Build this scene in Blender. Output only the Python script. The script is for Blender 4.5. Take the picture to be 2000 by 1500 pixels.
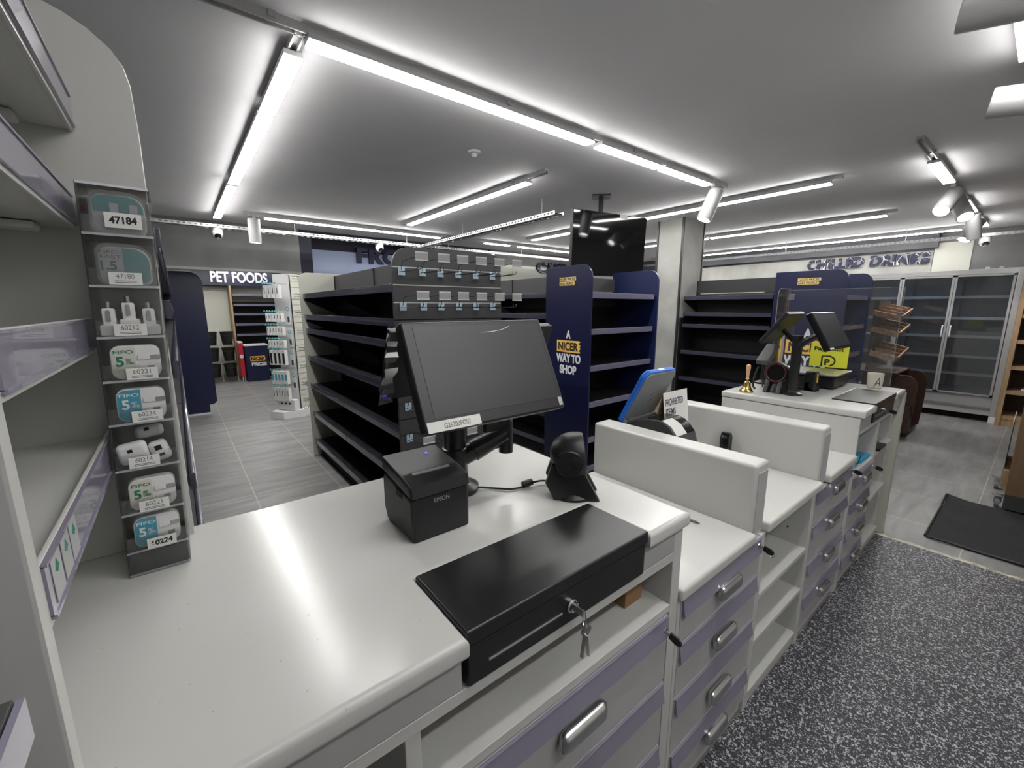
import bpy, bmesh, math, random
from mathutils import Matrix, Vector
random.seed(7)
S = bpy.context.scene
for o in list(bpy.data.objects): bpy.data.objects.remove(o, do_unlink=True)
C = S.collection
# ------------------------------------------------------------------ camera, world, exposure
cd = bpy.data.cameras.new('camera'); cd.sensor_width = 36; cd.lens = 819.64*36/2000; cd.clip_start = .02
cam = bpy.data.objects.new('camera', cd); C.objects.link(cam)
cam.location = (0, 0, 1.43)
cam.rotation_euler = (math.radians(79.685), math.radians(.1077), math.radians(-38.394))
S.camera = cam
w = bpy.data.worlds.new('world'); S.world = w; w.use_nodes = True
w.node_tree.nodes['Background'].inputs[0].default_value = (.9, .95, 1, 1)
w.node_tree.nodes['Background'].inputs[1].default_value = .05
S.view_settings.view_transform = 'Standard'; S.view_settings.look = 'None'
S.view_settings.gamma = 1; S.view_settings.use_curve_mapping = False
S.view_settings.exposure = 0.22
S.cycles.transparent_max_bounces = 48
LIGHT = 36.0          # strength of the linear lamp diffusers
SPOT = 26.0          # watts of each track spot

# ------------------------------------------------------------------ materials
def new(name):
    m = bpy.data.materials.new(name); m.use_nodes = True
    return m, m.node_tree, m.node_tree.nodes['Principled BSDF']
def mat(name, col, rough=.5, metal=0, coat=0, spec=.5, noise=0, nscale=8, bump=0, bscale=200):
    m, t, b = new(name)
    b.inputs['Base Color'].default_value = (*col, 1); b.inputs['Roughness'].default_value = rough
    b.inputs['Metallic'].default_value = metal; b.inputs['Coat Weight'].default_value = coat
    b.inputs['Specular IOR Level'].default_value = spec
    tc = t.nodes.new('ShaderNodeTexCoord')
    if noise:
        n = t.nodes.new('ShaderNodeTexNoise'); n.inputs['Scale'].default_value = nscale; n.inputs['Detail'].default_value = 6
        r = t.nodes.new('ShaderNodeValToRGB')
        r.color_ramp.elements[0].position = .3; r.color_ramp.elements[1].position = .7
        r.color_ramp.elements[0].color = (*[c*(1-noise) for c in col], 1); r.color_ramp.elements[1].color = (*[min(1, c*(1+noise)) for c in col], 1)
        t.links.new(tc.outputs['Object'], n.inputs['Vector']); t.links.new(n.outputs['Fac'], r.inputs[0]); t.links.new(r.outputs[0], b.inputs['Base Color'])
    if bump:
        n = t.nodes.new('ShaderNodeTexNoise'); n.inputs['Scale'].default_value = bscale
        k = t.nodes.new('ShaderNodeBump'); k.inputs['Strength'].default_value = bump; k.inputs['Distance'].default_value = .002
        t.links.new(tc.outputs['Object'], n.inputs['Vector']); t.links.new(n.outputs['Fac'], k.inputs['Height']); t.links.new(k.outputs[0], b.inputs['Normal'])
    return m
def emit(name, col, s):
    m, t, b = new(name); e = t.nodes.new('ShaderNodeEmission'); e.inputs[0].default_value = (*col, 1); e.inputs[1].default_value = s
    t.links.new(e.outputs[0], t.nodes['Material Output'].inputs[0]); return m
def clear(name, tint=(.9, .92, .92), gloss=.12, rough=.05, haze=0.):
    m, t, b = new(name)
    tr = t.nodes.new('ShaderNodeBsdfTransparent'); tr.inputs[0].default_value = (*tint, 1)
    gl = t.nodes.new('ShaderNodeBsdfGlossy'); gl.inputs['Roughness'].default_value = rough
    df = t.nodes.new('ShaderNodeBsdfDiffuse'); df.inputs[0].default_value = (.75, .76, .78, 1)
    fr = t.nodes.new('ShaderNodeFresnel'); fr.inputs[0].default_value = 1.45
    ad = t.nodes.new('ShaderNodeMath'); ad.operation = 'MULTIPLY_ADD'; ad.inputs[1].default_value = .9; ad.inputs[2].default_value = gloss*.3
    m1 = t.nodes.new('ShaderNodeMixShader'); m2 = t.nodes.new('ShaderNodeMixShader'); m2.inputs[0].default_value = haze
    t.links.new(fr.outputs[0], ad.inputs[0]); t.links.new(ad.outputs[0], m1.inputs[0])
    t.links.new(tr.outputs[0], m1.inputs[1]); t.links.new(gl.outputs[0], m1.inputs[2])
    t.links.new(m1.outputs[0], m2.inputs[1]); t.links.new(df.outputs[0], m2.inputs[2]); t.links.new(m2.outputs[0], t.nodes['Material Output'].inputs[0])
    return m
def worktop_mat():
    m, t, b = new('solid_surface'); b.inputs['Roughness'].default_value = .2; b.inputs['Specular IOR Level'].default_value = .32
    tc = t.nodes.new('ShaderNodeTexCoord'); mp = t.nodes.new('ShaderNodeMapping'); mp.inputs['Scale'].default_value = (1, 1, 1)
    v = t.nodes.new('ShaderNodeTexVoronoi'); v.inputs['Scale'].default_value = 60
    r = t.nodes.new('ShaderNodeValToRGB'); r.color_ramp.elements[0].position = .05; r.color_ramp.elements[1].position = .085
    r.color_ramp.elements[0].color = (.4, .4, .37, 1); r.color_ramp.elements[1].color = (.57, .57, .55, 1)
    n = t.nodes.new('ShaderNodeTexNoise'); n.inputs['Scale'].default_value = 6
    th = t.nodes.new('ShaderNodeMath'); th.operation = 'GREATER_THAN'; th.inputs[1].default_value = .55
    # only some cells carry a fleck
    sp = t.nodes.new('ShaderNodeSeparateColor'); gt = t.nodes.new('ShaderNodeMath'); gt.operation = 'GREATER_THAN'; gt.inputs[1].default_value = .5
    mx = t.nodes.new('ShaderNodeMix'); mx.data_type = 'RGBA'; mx.inputs[6].default_value = (.57, .57, .55, 1)
    t.links.new(tc.outputs['Object'], mp.inputs[0]); t.links.new(mp.outputs[0], v.inputs['Vector']); t.links.new(v.outputs['Distance'], r.inputs[0])
    t.links.new(v.outputs['Color'], sp.inputs[0]); t.links.new(sp.outputs[0], gt.inputs[0]); t.links.new(gt.outputs[0], mx.inputs[0])
    t.links.new(r.outputs[0], mx.inputs[7]); t.links.new(mx.outputs[2], b.inputs['Base Color'])
    return m
def tile_mat():
    m, t, b = new('porcelain_tile'); b.inputs['Roughness'].default_value = .42
    tc = t.nodes.new('ShaderNodeTexCoord')
    mp = t.nodes.new('ShaderNodeMapping'); mp.inputs['Rotation'].default_value = (0, 0, math.radians(90)); mp.inputs['Location'].default_value = (.38, -.08, 0)
    br = t.nodes.new('ShaderNodeTexBrick'); br.offset = 0; br.inputs['Scale'].default_value = 1
    br.inputs['Brick Width'].default_value = 1.176; br.inputs['Row Height'].default_value = .57; br.inputs['Mortar Size'].default_value = .0028; br.inputs['Mortar Smooth'].default_value = .1
    br.inputs['Color1'].default_value = (0, 0, 0, 1); br.inputs['Color2'].default_value = (.16, .16, .16, 1); br.inputs['Mortar'].default_value = (1, 1, 1, 1)
    mp2 = t.nodes.new('ShaderNodeMapping'); mp2.inputs['Scale'].default_value = (1.1, 6, 1)
    n = t.nodes.new('ShaderNodeTexNoise'); n.inputs['Scale'].default_value = 1.6; n.inputs['Detail'].default_value = 9; n.inputs['Roughness'].default_value = .62; n.inputs['Distortion'].default_value = .6
    r = t.nodes.new('ShaderNodeValToRGB'); r.color_ramp.elements[0].position = .3; r.color_ramp.elements[1].position = .72
    r.color_ramp.elements[0].color = (.15, .148, .148, 1); r.color_ramp.elements[1].color = (.30, .296, .288, 1)
    mx = t.nodes.new('ShaderNodeMix'); mx.data_type = 'RGBA'; mx.inputs[7].default_value = (.42, .41, .39, 1)
    t.links.new(tc.outputs['Object'], mp.inputs[0]); t.links.new(mp.outputs[0], br.inputs['Vector'])
    t.links.new(tc.outputs['Object'], mp2.inputs[0]); t.links.new(mp2.outputs[0], n.inputs['Vector']); t.links.new(n.outputs['Fac'], r.inputs[0])
    t.links.new(br.outputs['Fac'], mx.inputs[0]); t.links.new(r.outputs[0], mx.inputs[6]); t.links.new(mx.outputs[2], b.inputs['Base Color'])
    return m
def vinyl_mat():
    m, t, b = new('speckled_safety_vinyl'); b.inputs['Roughness'].default_value = .55
    tc = t.nodes.new('ShaderNodeTexCoord')
    n = t.nodes.new('ShaderNodeTexNoise'); n.inputs['Scale'].default_value = 125; n.inputs['Detail'].default_value = 2.5; n.inputs['Distortion'].default_value = .8
    r = t.nodes.new('ShaderNodeValToRGB'); e = r.color_ramp.elements
    e[0].position = .55; e[0].color = (.03, .03, .038, 1); e[1].position = .6; e[1].color = (.5, .5, .53, 1)
    n2 = t.nodes.new('ShaderNodeTexNoise'); n2.inputs['Scale'].default_value = 160; n2.inputs['Detail'].default_value = 2
    r2 = t.nodes.new('ShaderNodeValToRGB'); r2.color_ramp.elements[0].position = .60; r2.color_ramp.elements[1].position = .66
    mx = t.nodes.new('ShaderNodeMix'); mx.data_type = 'RGBA'; mx.inputs[7].default_value = (.2, .2, .23, 1)
    t.links.new(tc.outputs['Object'], n.inputs['Vector']); t.links.new(tc.outputs['Object'], n2.inputs['Vector'])
    t.links.new(n.outputs['Fac'], r.inputs[0]); t.links.new(n2.outputs['Fac'], r2.inputs[0]); t.links.new(r2.outputs[0], mx.inputs[0]); t.links.new(r.outputs[0], mx.inputs[6])
    t.links.new(mx.outputs[2], b.inputs['Base Color']); return m
def wood_mat(name, c1, c2, rough=.5, sc=(1, 14, 14)):
    m, t, b = new(name); b.inputs['Roughness'].default_value = rough
    tc = t.nodes.new('ShaderNodeTexCoord'); mp = t.nodes.new('ShaderNodeMapping'); mp.inputs['Scale'].default_value = sc
    n = t.nodes.new('ShaderNodeTexNoise'); n.inputs['Scale'].default_value = 3; n.inputs['Detail'].default_value = 8
    r = t.nodes.new('ShaderNodeValToRGB'); r.color_ramp.elements[0].position = .35; r.color_ramp.elements[1].position = .65
    r.color_ramp.elements[0].color = (*c1, 1); r.color_ramp.elements[1].color = (*c2, 1)
    t.links.new(tc.outputs['Object'], mp.inputs[0]); t.links.new(mp.outputs[0], n.inputs['Vector']); t.links.new(n.outputs['Fac'], r.inputs[0]); t.links.new(r.outputs[0], b.inputs['Base Color'])
    return m
def torn_mat():
    m, t, b = new('navy_letter_with_torn_white_film'); b.inputs['Roughness'].default_value = .4
    tc = t.nodes.new('ShaderNodeTexCoord'); v = t.nodes.new('ShaderNodeTexVoronoi'); v.feature = 'DISTANCE_TO_EDGE'; v.inputs['Scale'].default_value = 7
    r = t.nodes.new('ShaderNodeValToRGB'); r.color_ramp.elements[0].position = .014; r.color_ramp.elements[1].position = .026
    r.color_ramp.elements[0].color = (.6, .6, .62, 1); r.color_ramp.elements[1].color = (.006, .007, .045, 1)
    t.links.new(tc.outputs['Object'], v.inputs['Vector']); t.links.new(v.outputs['Distance'], r.inputs[0]); t.links.new(r.outputs[0], b.inputs['Base Color']); return m

M = dict(
 top=worktop_mat(), tile=tile_mat(), vinyl=vinyl_mat(), torn=torn_mat(),
 lam=mat('white_laminate', (.55, .55, .53), .35), lamg=mat('grey_white_laminate', (.42, .42, .42), .4),
 lilac=mat('lilac_ticket_strip', (.235, .217, .29), .2, coat=.5), strip=mat('grey_blue_ticket_strip', (.045, .045, .07), .22, coat=.6),
 stripl=mat('pale_ticket_strip', (.13, .125, .19), .25, coat=.5),
 ceil=mat('ceiling_paint', (.74, .735, .755), .75, noise=.03, nscale=1.5), conc=mat('concrete_plaster', (.2, .2, .2), .75, noise=.28, nscale=1.6),
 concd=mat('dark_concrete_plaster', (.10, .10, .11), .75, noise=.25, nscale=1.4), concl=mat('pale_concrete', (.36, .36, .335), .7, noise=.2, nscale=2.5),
 navy=mat('navy_panel', (.0075, .010, .048), .35), blue=mat('mid_blue_panel', (.010, .018, .078), .4), navyw=mat('navy_wall_paint', (.014, .016, .035), .6),
 shelfd=mat('anthracite_shelf', (.018, .018, .022), .38, metal=.2), backd=mat('black_back_panel', (.004, .004, .005), .6), backg=mat('anthracite_back_panel', (.045, .045, .048), .5),
 bone=mat('bone_white_panel', (.52, .52, .46), .5), blk=mat('black_plastic', (.012, .012, .014), .42), blkm=mat('matt_black_metal', (.014, .014, .015), .33, spec=.5),
 blks=mat('black_glossy_plastic', (.009, .009, .01), .16), screen=mat('dark_screen_glass', (.02, .02, .024), .4), tv=mat('television_glass', (.004, .004, .005), .05),
 dkg=mat('dark_grey_plastic', (.06, .06, .064), .4), chrome=mat('chrome', (.7, .7, .7), .12, metal=1), steel=mat('brushed_steel', (.48, .48, .48), .33, metal=1),
 pull=mat('satin_nickel', (.62, .62, .62), .27, metal=1), alu=mat('grey_aluminium', (.5, .51, .52), .4, metal=.7), white=mat('white_plastic', (.72, .72, .72), .4),
 lampw=mat('white_lamp_housing', (.4, .4, .4), .4), paper=mat('white_paper', (.75, .75, .73), .7), ink=mat('black_ink', (.01, .01, .012), .6),
 txw=mat('white_letter', (.75, .75, .78), .5), txs=mat('silver_letter', (.6, .61, .63), .3, metal=.5), yell=mat('pale_amber_brush_mark', (.88, .66, .26), .5), yel=mat('amber_brush_mark', (.9, .53, .1), .5),
 txn=mat('navy_letter', (.008, .009, .06), .45), cream=mat('cream_board', (.62, .62, .55), .6), lblue=mat('pale_blue_board', (.48, .56, .82), .5),
 teal=mat('teal_print', (.05, .42, .42), .5), tealb=mat('blue_teal_print', (.06, .3, .42), .5), green=mat('green_print', (.02, .2, .13), .5), red=mat('red_panel', (.5, .02, .03), .4),
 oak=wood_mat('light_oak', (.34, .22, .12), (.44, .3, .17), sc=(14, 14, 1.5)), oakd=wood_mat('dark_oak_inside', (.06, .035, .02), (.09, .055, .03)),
 brown=wood_mat('brown_stained_wood', (.035, .016, .01), (.065, .03, .018)), tray=wood_mat('pine_tray', (.24, .13, .07), (.38, .24, .14)), tan=wood_mat('tan_melamine', (.15, .095, .05), (.19, .12, .065), sc=(5, 5, 1)),
 card=mat('cardboard', (.26, .15, .075), .8), cyan=mat('bright_blue_plastic', (.03, .33, .62), .35), pblue=mat('royal_blue_plastic', (.02, .13, .55), .35), greyp=mat('mid_grey_plastic', (.2, .21, .22), .5),
 brass=mat('brass', (.75, .5, .14), .22, metal=1), bwood=wood_mat('turned_handle_wood', (.6, .35, .2), (.7, .44, .26)), mug=mat('cream_ceramic', (.6, .57, .48), .3), payy=mat('acid_yellow_print', (.6, .62, .03), .5),
 redl=mat('red_scan_window', (.35, .015, .02), .2, coat=.5), matg=mat('ribbed_mat', (.02, .02, .022), .95, noise=.25, nscale=60, bump=.8), wire=mat('zinc_wire', (.5, .5, .5), .3, metal=1),
 trimd=mat('dark_metal_trim', (.06, .06, .06), .35, metal=.6), wblk=mat('black_wire', (.01, .01, .01), .4), copper=mat('copper_orange_card', (.5, .16, .06), .5), fint=mat('fridge_interior', (.3, .32, .36), .5), fshelf=mat('fridge_shelf_edge', (.7, .72, .76), .35),
 ltag=mat('pale_blue_hook_plate', (.4, .52, .6), .3), buck=mat('black_bucket_plastic', (.008, .008, .008), .45), led=emit('blue_indicator', (.1, .1, 1), 3),
 diff=emit('lamp_diffuser', (1, .985, .955), LIGHT), diffs=emit('spot_lens', (1, .99, .97), 14), clr=clear('clear_acrylic', (.985, .99, .985), .05, .04, .02), glass=clear('fridge_glass', (.82, .86, .9), .16, .04, .03),
 film=clear('crinkled_film', (.92, .92, .94), .3, .12, .04), grout=mat('ragged_adhesive', (.5, .48, .38), .6, noise=.4, nscale=30), dark=mat('dark_void', (.006, .006, .006), .8),
)

# ------------------------------------------------------------------ mesh helpers
OFF = {}
class MB:
    def __init__(s): s.bm = bmesh.new(); s.mi = 0
    def _fin(s, faces):
        for f in faces: f.material_index = s.mi
    def box(s, x0, x1, y0, y1, z0, z1, b=0, seg=2, X=None):
        vs = [s.bm.verts.new(p) for p in ((x0,y0,z0),(x1,y0,z0),(x1,y1,z0),(x0,y1,z0),(x0,y0,z1),(x1,y0,z1),(x1,y1,z1),(x0,y1,z1))]
        fs = [s.bm.faces.new([vs[i] for i in q]) for q in ((3,2,1,0),(4,5,6,7),(0,1,5,4),(1,2,6,5),(2,3,7,6),(3,0,4,7))]
        s._fin(fs)
        if b:
            es = list({e for f in fs for e in f.edges})
            r = bmesh.ops.bevel(s.bm, geom=es, offset=b, segments=seg, affect='EDGES', profile=.5); s._fin(r['faces'])
            vs = list({v for f in r['faces'] for v in f.verts} | {v for v in vs if v.is_valid})
        if X is not None: bmesh.ops.transform(s.bm, matrix=X, verts=vs)
        return s
    def prism(s, pts, plane, a, c, b=0, seg=2, X=None):
        f = {'xy': lambda p, t: (p[0], p[1], t), 'xz': lambda p, t: (p[0], t, p[1]), 'yz': lambda p, t: (t, p[0], p[1])}[plane]
        v0 = [s.bm.verts.new(f(p, a)) for p in pts]; v1 = [s.bm.verts.new(f(p, c)) for p in pts]; n = len(pts)
        fs = [s.bm.faces.new(v0[::-1]), s.bm.faces.new(v1)] + [s.bm.faces.new((v0[i], v0[(i+1) % n], v1[(i+1) % n], v1[i])) for i in range(n)]
        bmesh.ops.recalc_face_normals(s.bm, faces=fs); s._fin(fs); vs = v0+v1
        if b:
            es = list({e for q in fs[:2] for e in q.edges})
            r = bmesh.ops.bevel(s.bm, geom=es, offset=b, segments=seg, affect='EDGES', profile=.5); s._fin(r['faces'])
            vs = list({v for q in r['faces'] for v in q.verts} | {v for v in vs if v.is_valid})
        if X is not None: bmesh.ops.transform(s.bm, matrix=X, verts=vs)
        return s
    def ring(s, c, u, v, r, n): return [s.bm.verts.new(c + (u*math.cos(6.2832*i/n) + v*math.sin(6.2832*i/n))*r) for i in range(n)]
    def cyl(s, p0, p1, r0, r1=None, n=24):
        r1 = r0 if r1 is None else r1; p0, p1 = Vector(p0), Vector(p1); d = (p1-p0).normalized()
        u = d.orthogonal().normalized(); v = d.cross(u); a = s.ring(p0, u, v, r0, n); b = s.ring(p1, u, v, r1, n)
        s._fin([s.bm.faces.new(a[::-1]), s.bm.faces.new(b)] + [s.bm.faces.new((a[i], a[(i+1) % n], b[(i+1) % n], b[i])) for i in range(n)]); return s
    def tube(s, P, r, n=8, closed=False):
        P = [Vector(p) for p in P]; rs = []; u = None; m = len(P)
        for i, p in enumerate(P):
            d = (P[(i+1) % m]-P[i-1]) if closed else (P[min(i+1, m-1)]-P[max(i-1, 0)])
            d.normalize(); u = d.orthogonal() if u is None else (u - d*u.dot(d)); u.normalize(); rs.append(s.ring(p, u, d.cross(u), r, n))
        fs = []
        for i in range(m if closed else m-1):
            a, b = rs[i], rs[(i+1) % m]; fs += [s.bm.faces.new((a[k], a[(k+1) % n], b[(k+1) % n], b[k])) for k in range(n)]
        if not closed: fs += [s.bm.faces.new(rs[0][::-1]), s.bm.faces.new(rs[-1])]
        s._fin(fs); return s
    def lathe(s, prof, c=(0, 0, 0), axis=(0, 0, 1), n=32, cap=True):
        c = Vector(c); d = Vector(axis).normalized(); u = d.orthogonal().normalized(); v = d.cross(u)
        rs = [s.ring(c + d*z, u, v, max(r, 1e-4), n) for r, z in prof]; fs = []
        for a, b in zip(rs, rs[1:]): fs += [s.bm.faces.new((a[k], a[(k+1) % n], b[(k+1) % n], b[k])) for k in range(n)]
        if cap: fs += [s.bm.faces.new(rs[0][::-1]), s.bm.faces.new(rs[-1])]
        s._fin(fs); return s
    def build(s, name, mats, parent=None, label=None, sharp=32, **kw):
        bmesh.ops.recalc_face_normals(s.bm, faces=s.bm.faces)
        off = OFF.get(parent.name, Vector()) if parent else Vector()
        org = off
        if parent is None:            # top-level mesh: origin at its base centre
            if s.bm.verts:
                xs = [v.co for v in s.bm.verts]
                org = Vector(((min(p.x for p in xs)+max(p.x for p in xs))/2, (min(p.y for p in xs)+max(p.y for p in xs))/2, min(p.z for p in xs)))
            bmesh.ops.translate(s.bm, vec=-org, verts=s.bm.verts)
        elif off.length: bmesh.ops.translate(s.bm, vec=-off, verts=s.bm.verts)
        ca = math.radians(sharp)
        for f in s.bm.faces: f.smooth = True
        for e in s.bm.edges:
            if len(e.link_faces) != 2 or e.calc_face_angle(0) > ca: e.smooth = False
        me = bpy.data.meshes.new(name); s.bm.to_mesh(me); s.bm.free()
        for m in (mats if isinstance(mats, (list, tuple)) else [mats]): me.materials.append(M[m])
        o = bpy.data.objects.new(name, me); C.objects.link(o)
        wn = o.modifiers.new('weighted_normal', 'WEIGHTED_NORMAL'); wn.keep_sharp = True; wn.weight = 50
        if parent: o.parent = parent; OFF[o.name] = off.copy()
        else: o.location = org; OFF[o.name] = org.copy()
        if label: o['label'] = label
        for k, v in kw.items(): o[k] = v
        return o
def thing(name, label, cat, loc=(0, 0, 0), rotz=0, group=None, local=False):
    o = bpy.data.objects.new(name, None); C.objects.link(o); o.location = loc; o.rotation_euler = (0, 0, rotz)
    o['label'] = label; o['category'] = cat
    if group: o['group'] = group
    OFF[o.name] = Vector() if (local or rotz) else Vector(loc); return o
def tag(o, label, cat, group=None, kind=None):
    o['label'] = label; o['category'] = cat
    if group: o['group'] = group
    if kind: o['kind'] = kind
    return o
def struct(o): o['kind'] = 'structure'; return o
def dup(o, loc=None, rotz=None, label=None, parent=None, group=None):
    c = o.copy(); C.objects.link(c); OFF[c.name] = OFF.get(o.name, Vector()).copy()
    if parent: c.parent = parent
    if loc is not None: c.location = loc
    if rotz is not None: c.rotation_euler = (0, 0, rotz)
    if label: c['label'] = label
    if group: c['group'] = group
    for ch in [k for k in o.children]: dup(ch, parent=c)
    return c
def text(name, body, w, h, org, U, V, m, parent, depth=.002, bold=.0, align='L', spacing=1.0, label=None):
    """lettering fitted into a w x h box whose lower left corner is org; U right, V up"""
    cu = bpy.data.curves.new('t', 'FONT'); cu.body = body; cu.size = 1; cu.offset = bold; cu.extrude = .01; cu.space_character = spacing; cu.space_line = .85
    to = bpy.data.objects.new('t', cu); C.objects.link(to); bpy.context.view_layer.update()
    me = bpy.data.meshes.new_from_object(to.evaluated_get(bpy.context.evaluated_depsgraph_get()))
    bpy.data.objects.remove(to, do_unlink=True); bpy.data.curves.remove(cu)
    xs = [v.co.x for v in me.vertices]; ys = [v.co.y for v in me.vertices]
    x0, x1, y0, y1 = min(xs), max(xs), min(ys), max(ys)
    U = Vector(U).normalized(); V = Vector(V).normalized(); N = U.cross(V)
    off = OFF.get(parent.name, Vector()); o3 = Vector(org) - off
    for v in me.vertices:
        a = (v.co.x-x0)/(x1-x0)*w; b = (v.co.y-y0)/(y1-y0)*h; c = (v.co.z+.01)/.02*depth
        v.co = o3 + U*a + V*b + N*c
    me.materials.append(M[m]); me.name = name
    o = bpy.data.objects.new(name, me); C.objects.link(o); o.parent = parent; OFF[o.name] = off.copy()
    if label: o['label'] = label
    return o
def rrect(x0, x1, z0, z1, r=(0, 0, 0, 0), n=8):   # radii BL BR TR TL
    out = []
    for (cx, cz, rr, a0) in ((x0+r[0], z0+r[0], r[0], 180), (x1-r[1], z0+r[1], r[1], 270), (x1-r[2], z1-r[2], r[2], 0), (x0+r[3], z1-r[3], r[3], 90)):
        if rr == 0: out.append((cx, cz))
        else: out += [(cx+rr*math.cos(math.radians(a0+90*i/n)), cz+rr*math.sin(math.radians(a0+90*i/n))) for i in range(n+1)]
    return out
def brush(x0, x1, z0, z1, jag=.006):     # brush-stroke outline used behind the slogan words
    k = 7; right = [(x1 - (jag if i % 2 else 0)*(1+i % 3), z0+(z1-z0)*(i+.5)/k) for i in range(k)]
    return [(x0, z0+jag*.4), (x0+(x1-x0)*.5, z0)] + [(x1-jag, z0)] + right + [(x1-jag*2, z1), (x0+(x1-x0)*.4, z1-jag*.2), (x0, z1)]
# ------------------------------------------------------------------ room shell
H = 2.5
struct(MB().box(-.62, 9.1, -1.7, 10.6, -.06, 0).build('floor', 'tile'))
struct(MB().box(-.62, 9.1, -1.7, 6.62, H, H+.06).build('ceiling', 'ceil'))
struct(MB().box(-.62, 1.46, 6.62, 10.6, 2.2, 2.26).build('ceiling', 'ceil'))
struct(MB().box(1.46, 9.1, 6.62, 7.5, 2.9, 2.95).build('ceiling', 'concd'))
struct(MB().box(-.68, -.62, -1.7, 10.6, 0, H).build('wall_left', 'conc'))
struct(MB().box(-.62, 1.46, 6.6, 6.66, 1.925, H).build('wall_bulkhead', 'conc'))
struct(MB().box(-.62, 1.9, 10.52, 10.6, 0, 2.26).build('wall_alcove', 'cream'))
struct(MB().box(1.46, 1.62, 6.6, 7.32, 0, 2.9).build('wall_return', 'navyw'))
struct(MB().box(1.88, 1.94, 7.4, 10.6, 0, 2.26).build('wall_alcove', 'cream'))
struct(MB().box(1.62, 4.72, 7.3, 7.36, 0, 2.9).build('wall_back', 'navyw'))
struct(MB().box(4.72, 9.1, 6.62, 6.68, 0, 2.9).build('wall_back', 'conc'))
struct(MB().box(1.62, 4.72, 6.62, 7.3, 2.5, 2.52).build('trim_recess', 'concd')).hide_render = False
struct(MB().box(9.0, 9.08, -1.7, 6.62, 0, H).build('wall_right', 'conc'))
struct(MB().box(-.62, 9.1, -1.76, -1.7, 0, H).build('wall_near', 'lam'))
struct(MB().box(8.9, 9.0, 1.15, 6.62, 2.29, H).build('trim_shade_band', 'concd'))  # dark band stands for the shaded top of the wall, no real beam
struct(MB().box(8.985, 9.0, .8, 1.19, 1.9, 2.36).build('trim_pale_panel', 'cream'))
struct(MB().box(8.99, 9.0, 1.2, 6.6, 1.7, 2.26).build('trim_wall_panel', 'concl'))
struct(MB().box(1.74, 4.7, 7.26, 7.3, 1.955, 2.33).build('trim_pale_blue_panel', 'lblue'))
struct(MB().box(1.70, 1.735, 7.24, 7.3, 1.93, 2.34).build('trim_panel_edge', 'cream'))
struct(MB().box(4.9, 8.9, 6.6, 6.62, 1.88, 2.24).build('trim_cream_panel', 'cream'))
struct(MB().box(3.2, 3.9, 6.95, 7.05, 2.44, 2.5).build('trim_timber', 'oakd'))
struct(MB().box(-.62, 3.36, -1.7, .49, 0, .004).build('floor_vinyl', 'vinyl'))
g = MB(); yy = -1.68
pts = []
while yy < .5: pts.append((3.36+random.uniform(.0, .035), yy)); yy += .03
g.prism([(3.35, -1.68)] + pts + [(3.35, .5)], 'xy', 0, .005)
struct(g.build('floor_vinyl_edge', 'grout'))
# concrete column with metal corner trims
struct(MB().box(4.96, 5.45, 2.9, 3.25, 0, H).build('column', 'concl'))
for x, y in ((4.95, 2.89), (5.44, 2.89), (4.95, 3.23)): struct(MB().box(x, x+.025, y, y+.025, 0, H, .002).build('trim_column_corner', 'trimd'))
# bulkhead soffit edge
struct(MB().box(-.62, 1.46, 6.58, 6.62, 1.9, 1.93).build('trim_soffit', 'concl'))

# ------------------------------------------------------------------ letters on the walls
fz = thing('sign_lettering', 'dark navy FROZEN letters on the pale blue panel at the back', 'sign', (3.1, 7.2, 2.15))
text('letters', 'FROZEN', 1.55, .245, (2.46, 7.255, 2.16), (1, 0, 0), (0, 0, 1), 'txn', fz, .05, .045, spacing=1.1)
ch = thing('sign_lettering', 'dark CHILLED letters with torn white film above the second gondola', 'sign', (6.6, 6.6, 2.13))
text('letters', 'CHILLED', 1.7, .225, (5.85, 6.6, 2.12), (1, 0, 0), (0, 0, 1), 'torn', ch, .05, .045, spacing=1.1)
cdk = thing('sign_lettering', 'CHILLED DRINKS letters with torn white film above the glass-door fridge', 'sign', (9, 2, 2.07))
text('letters', 'CHILLED DRINKS', 1.58, .175, (8.99, 2.8, 2.07), (0, -1, 0), (0, 0, 1), 'torn', cdk, .04, .05, spacing=1.1)

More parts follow.
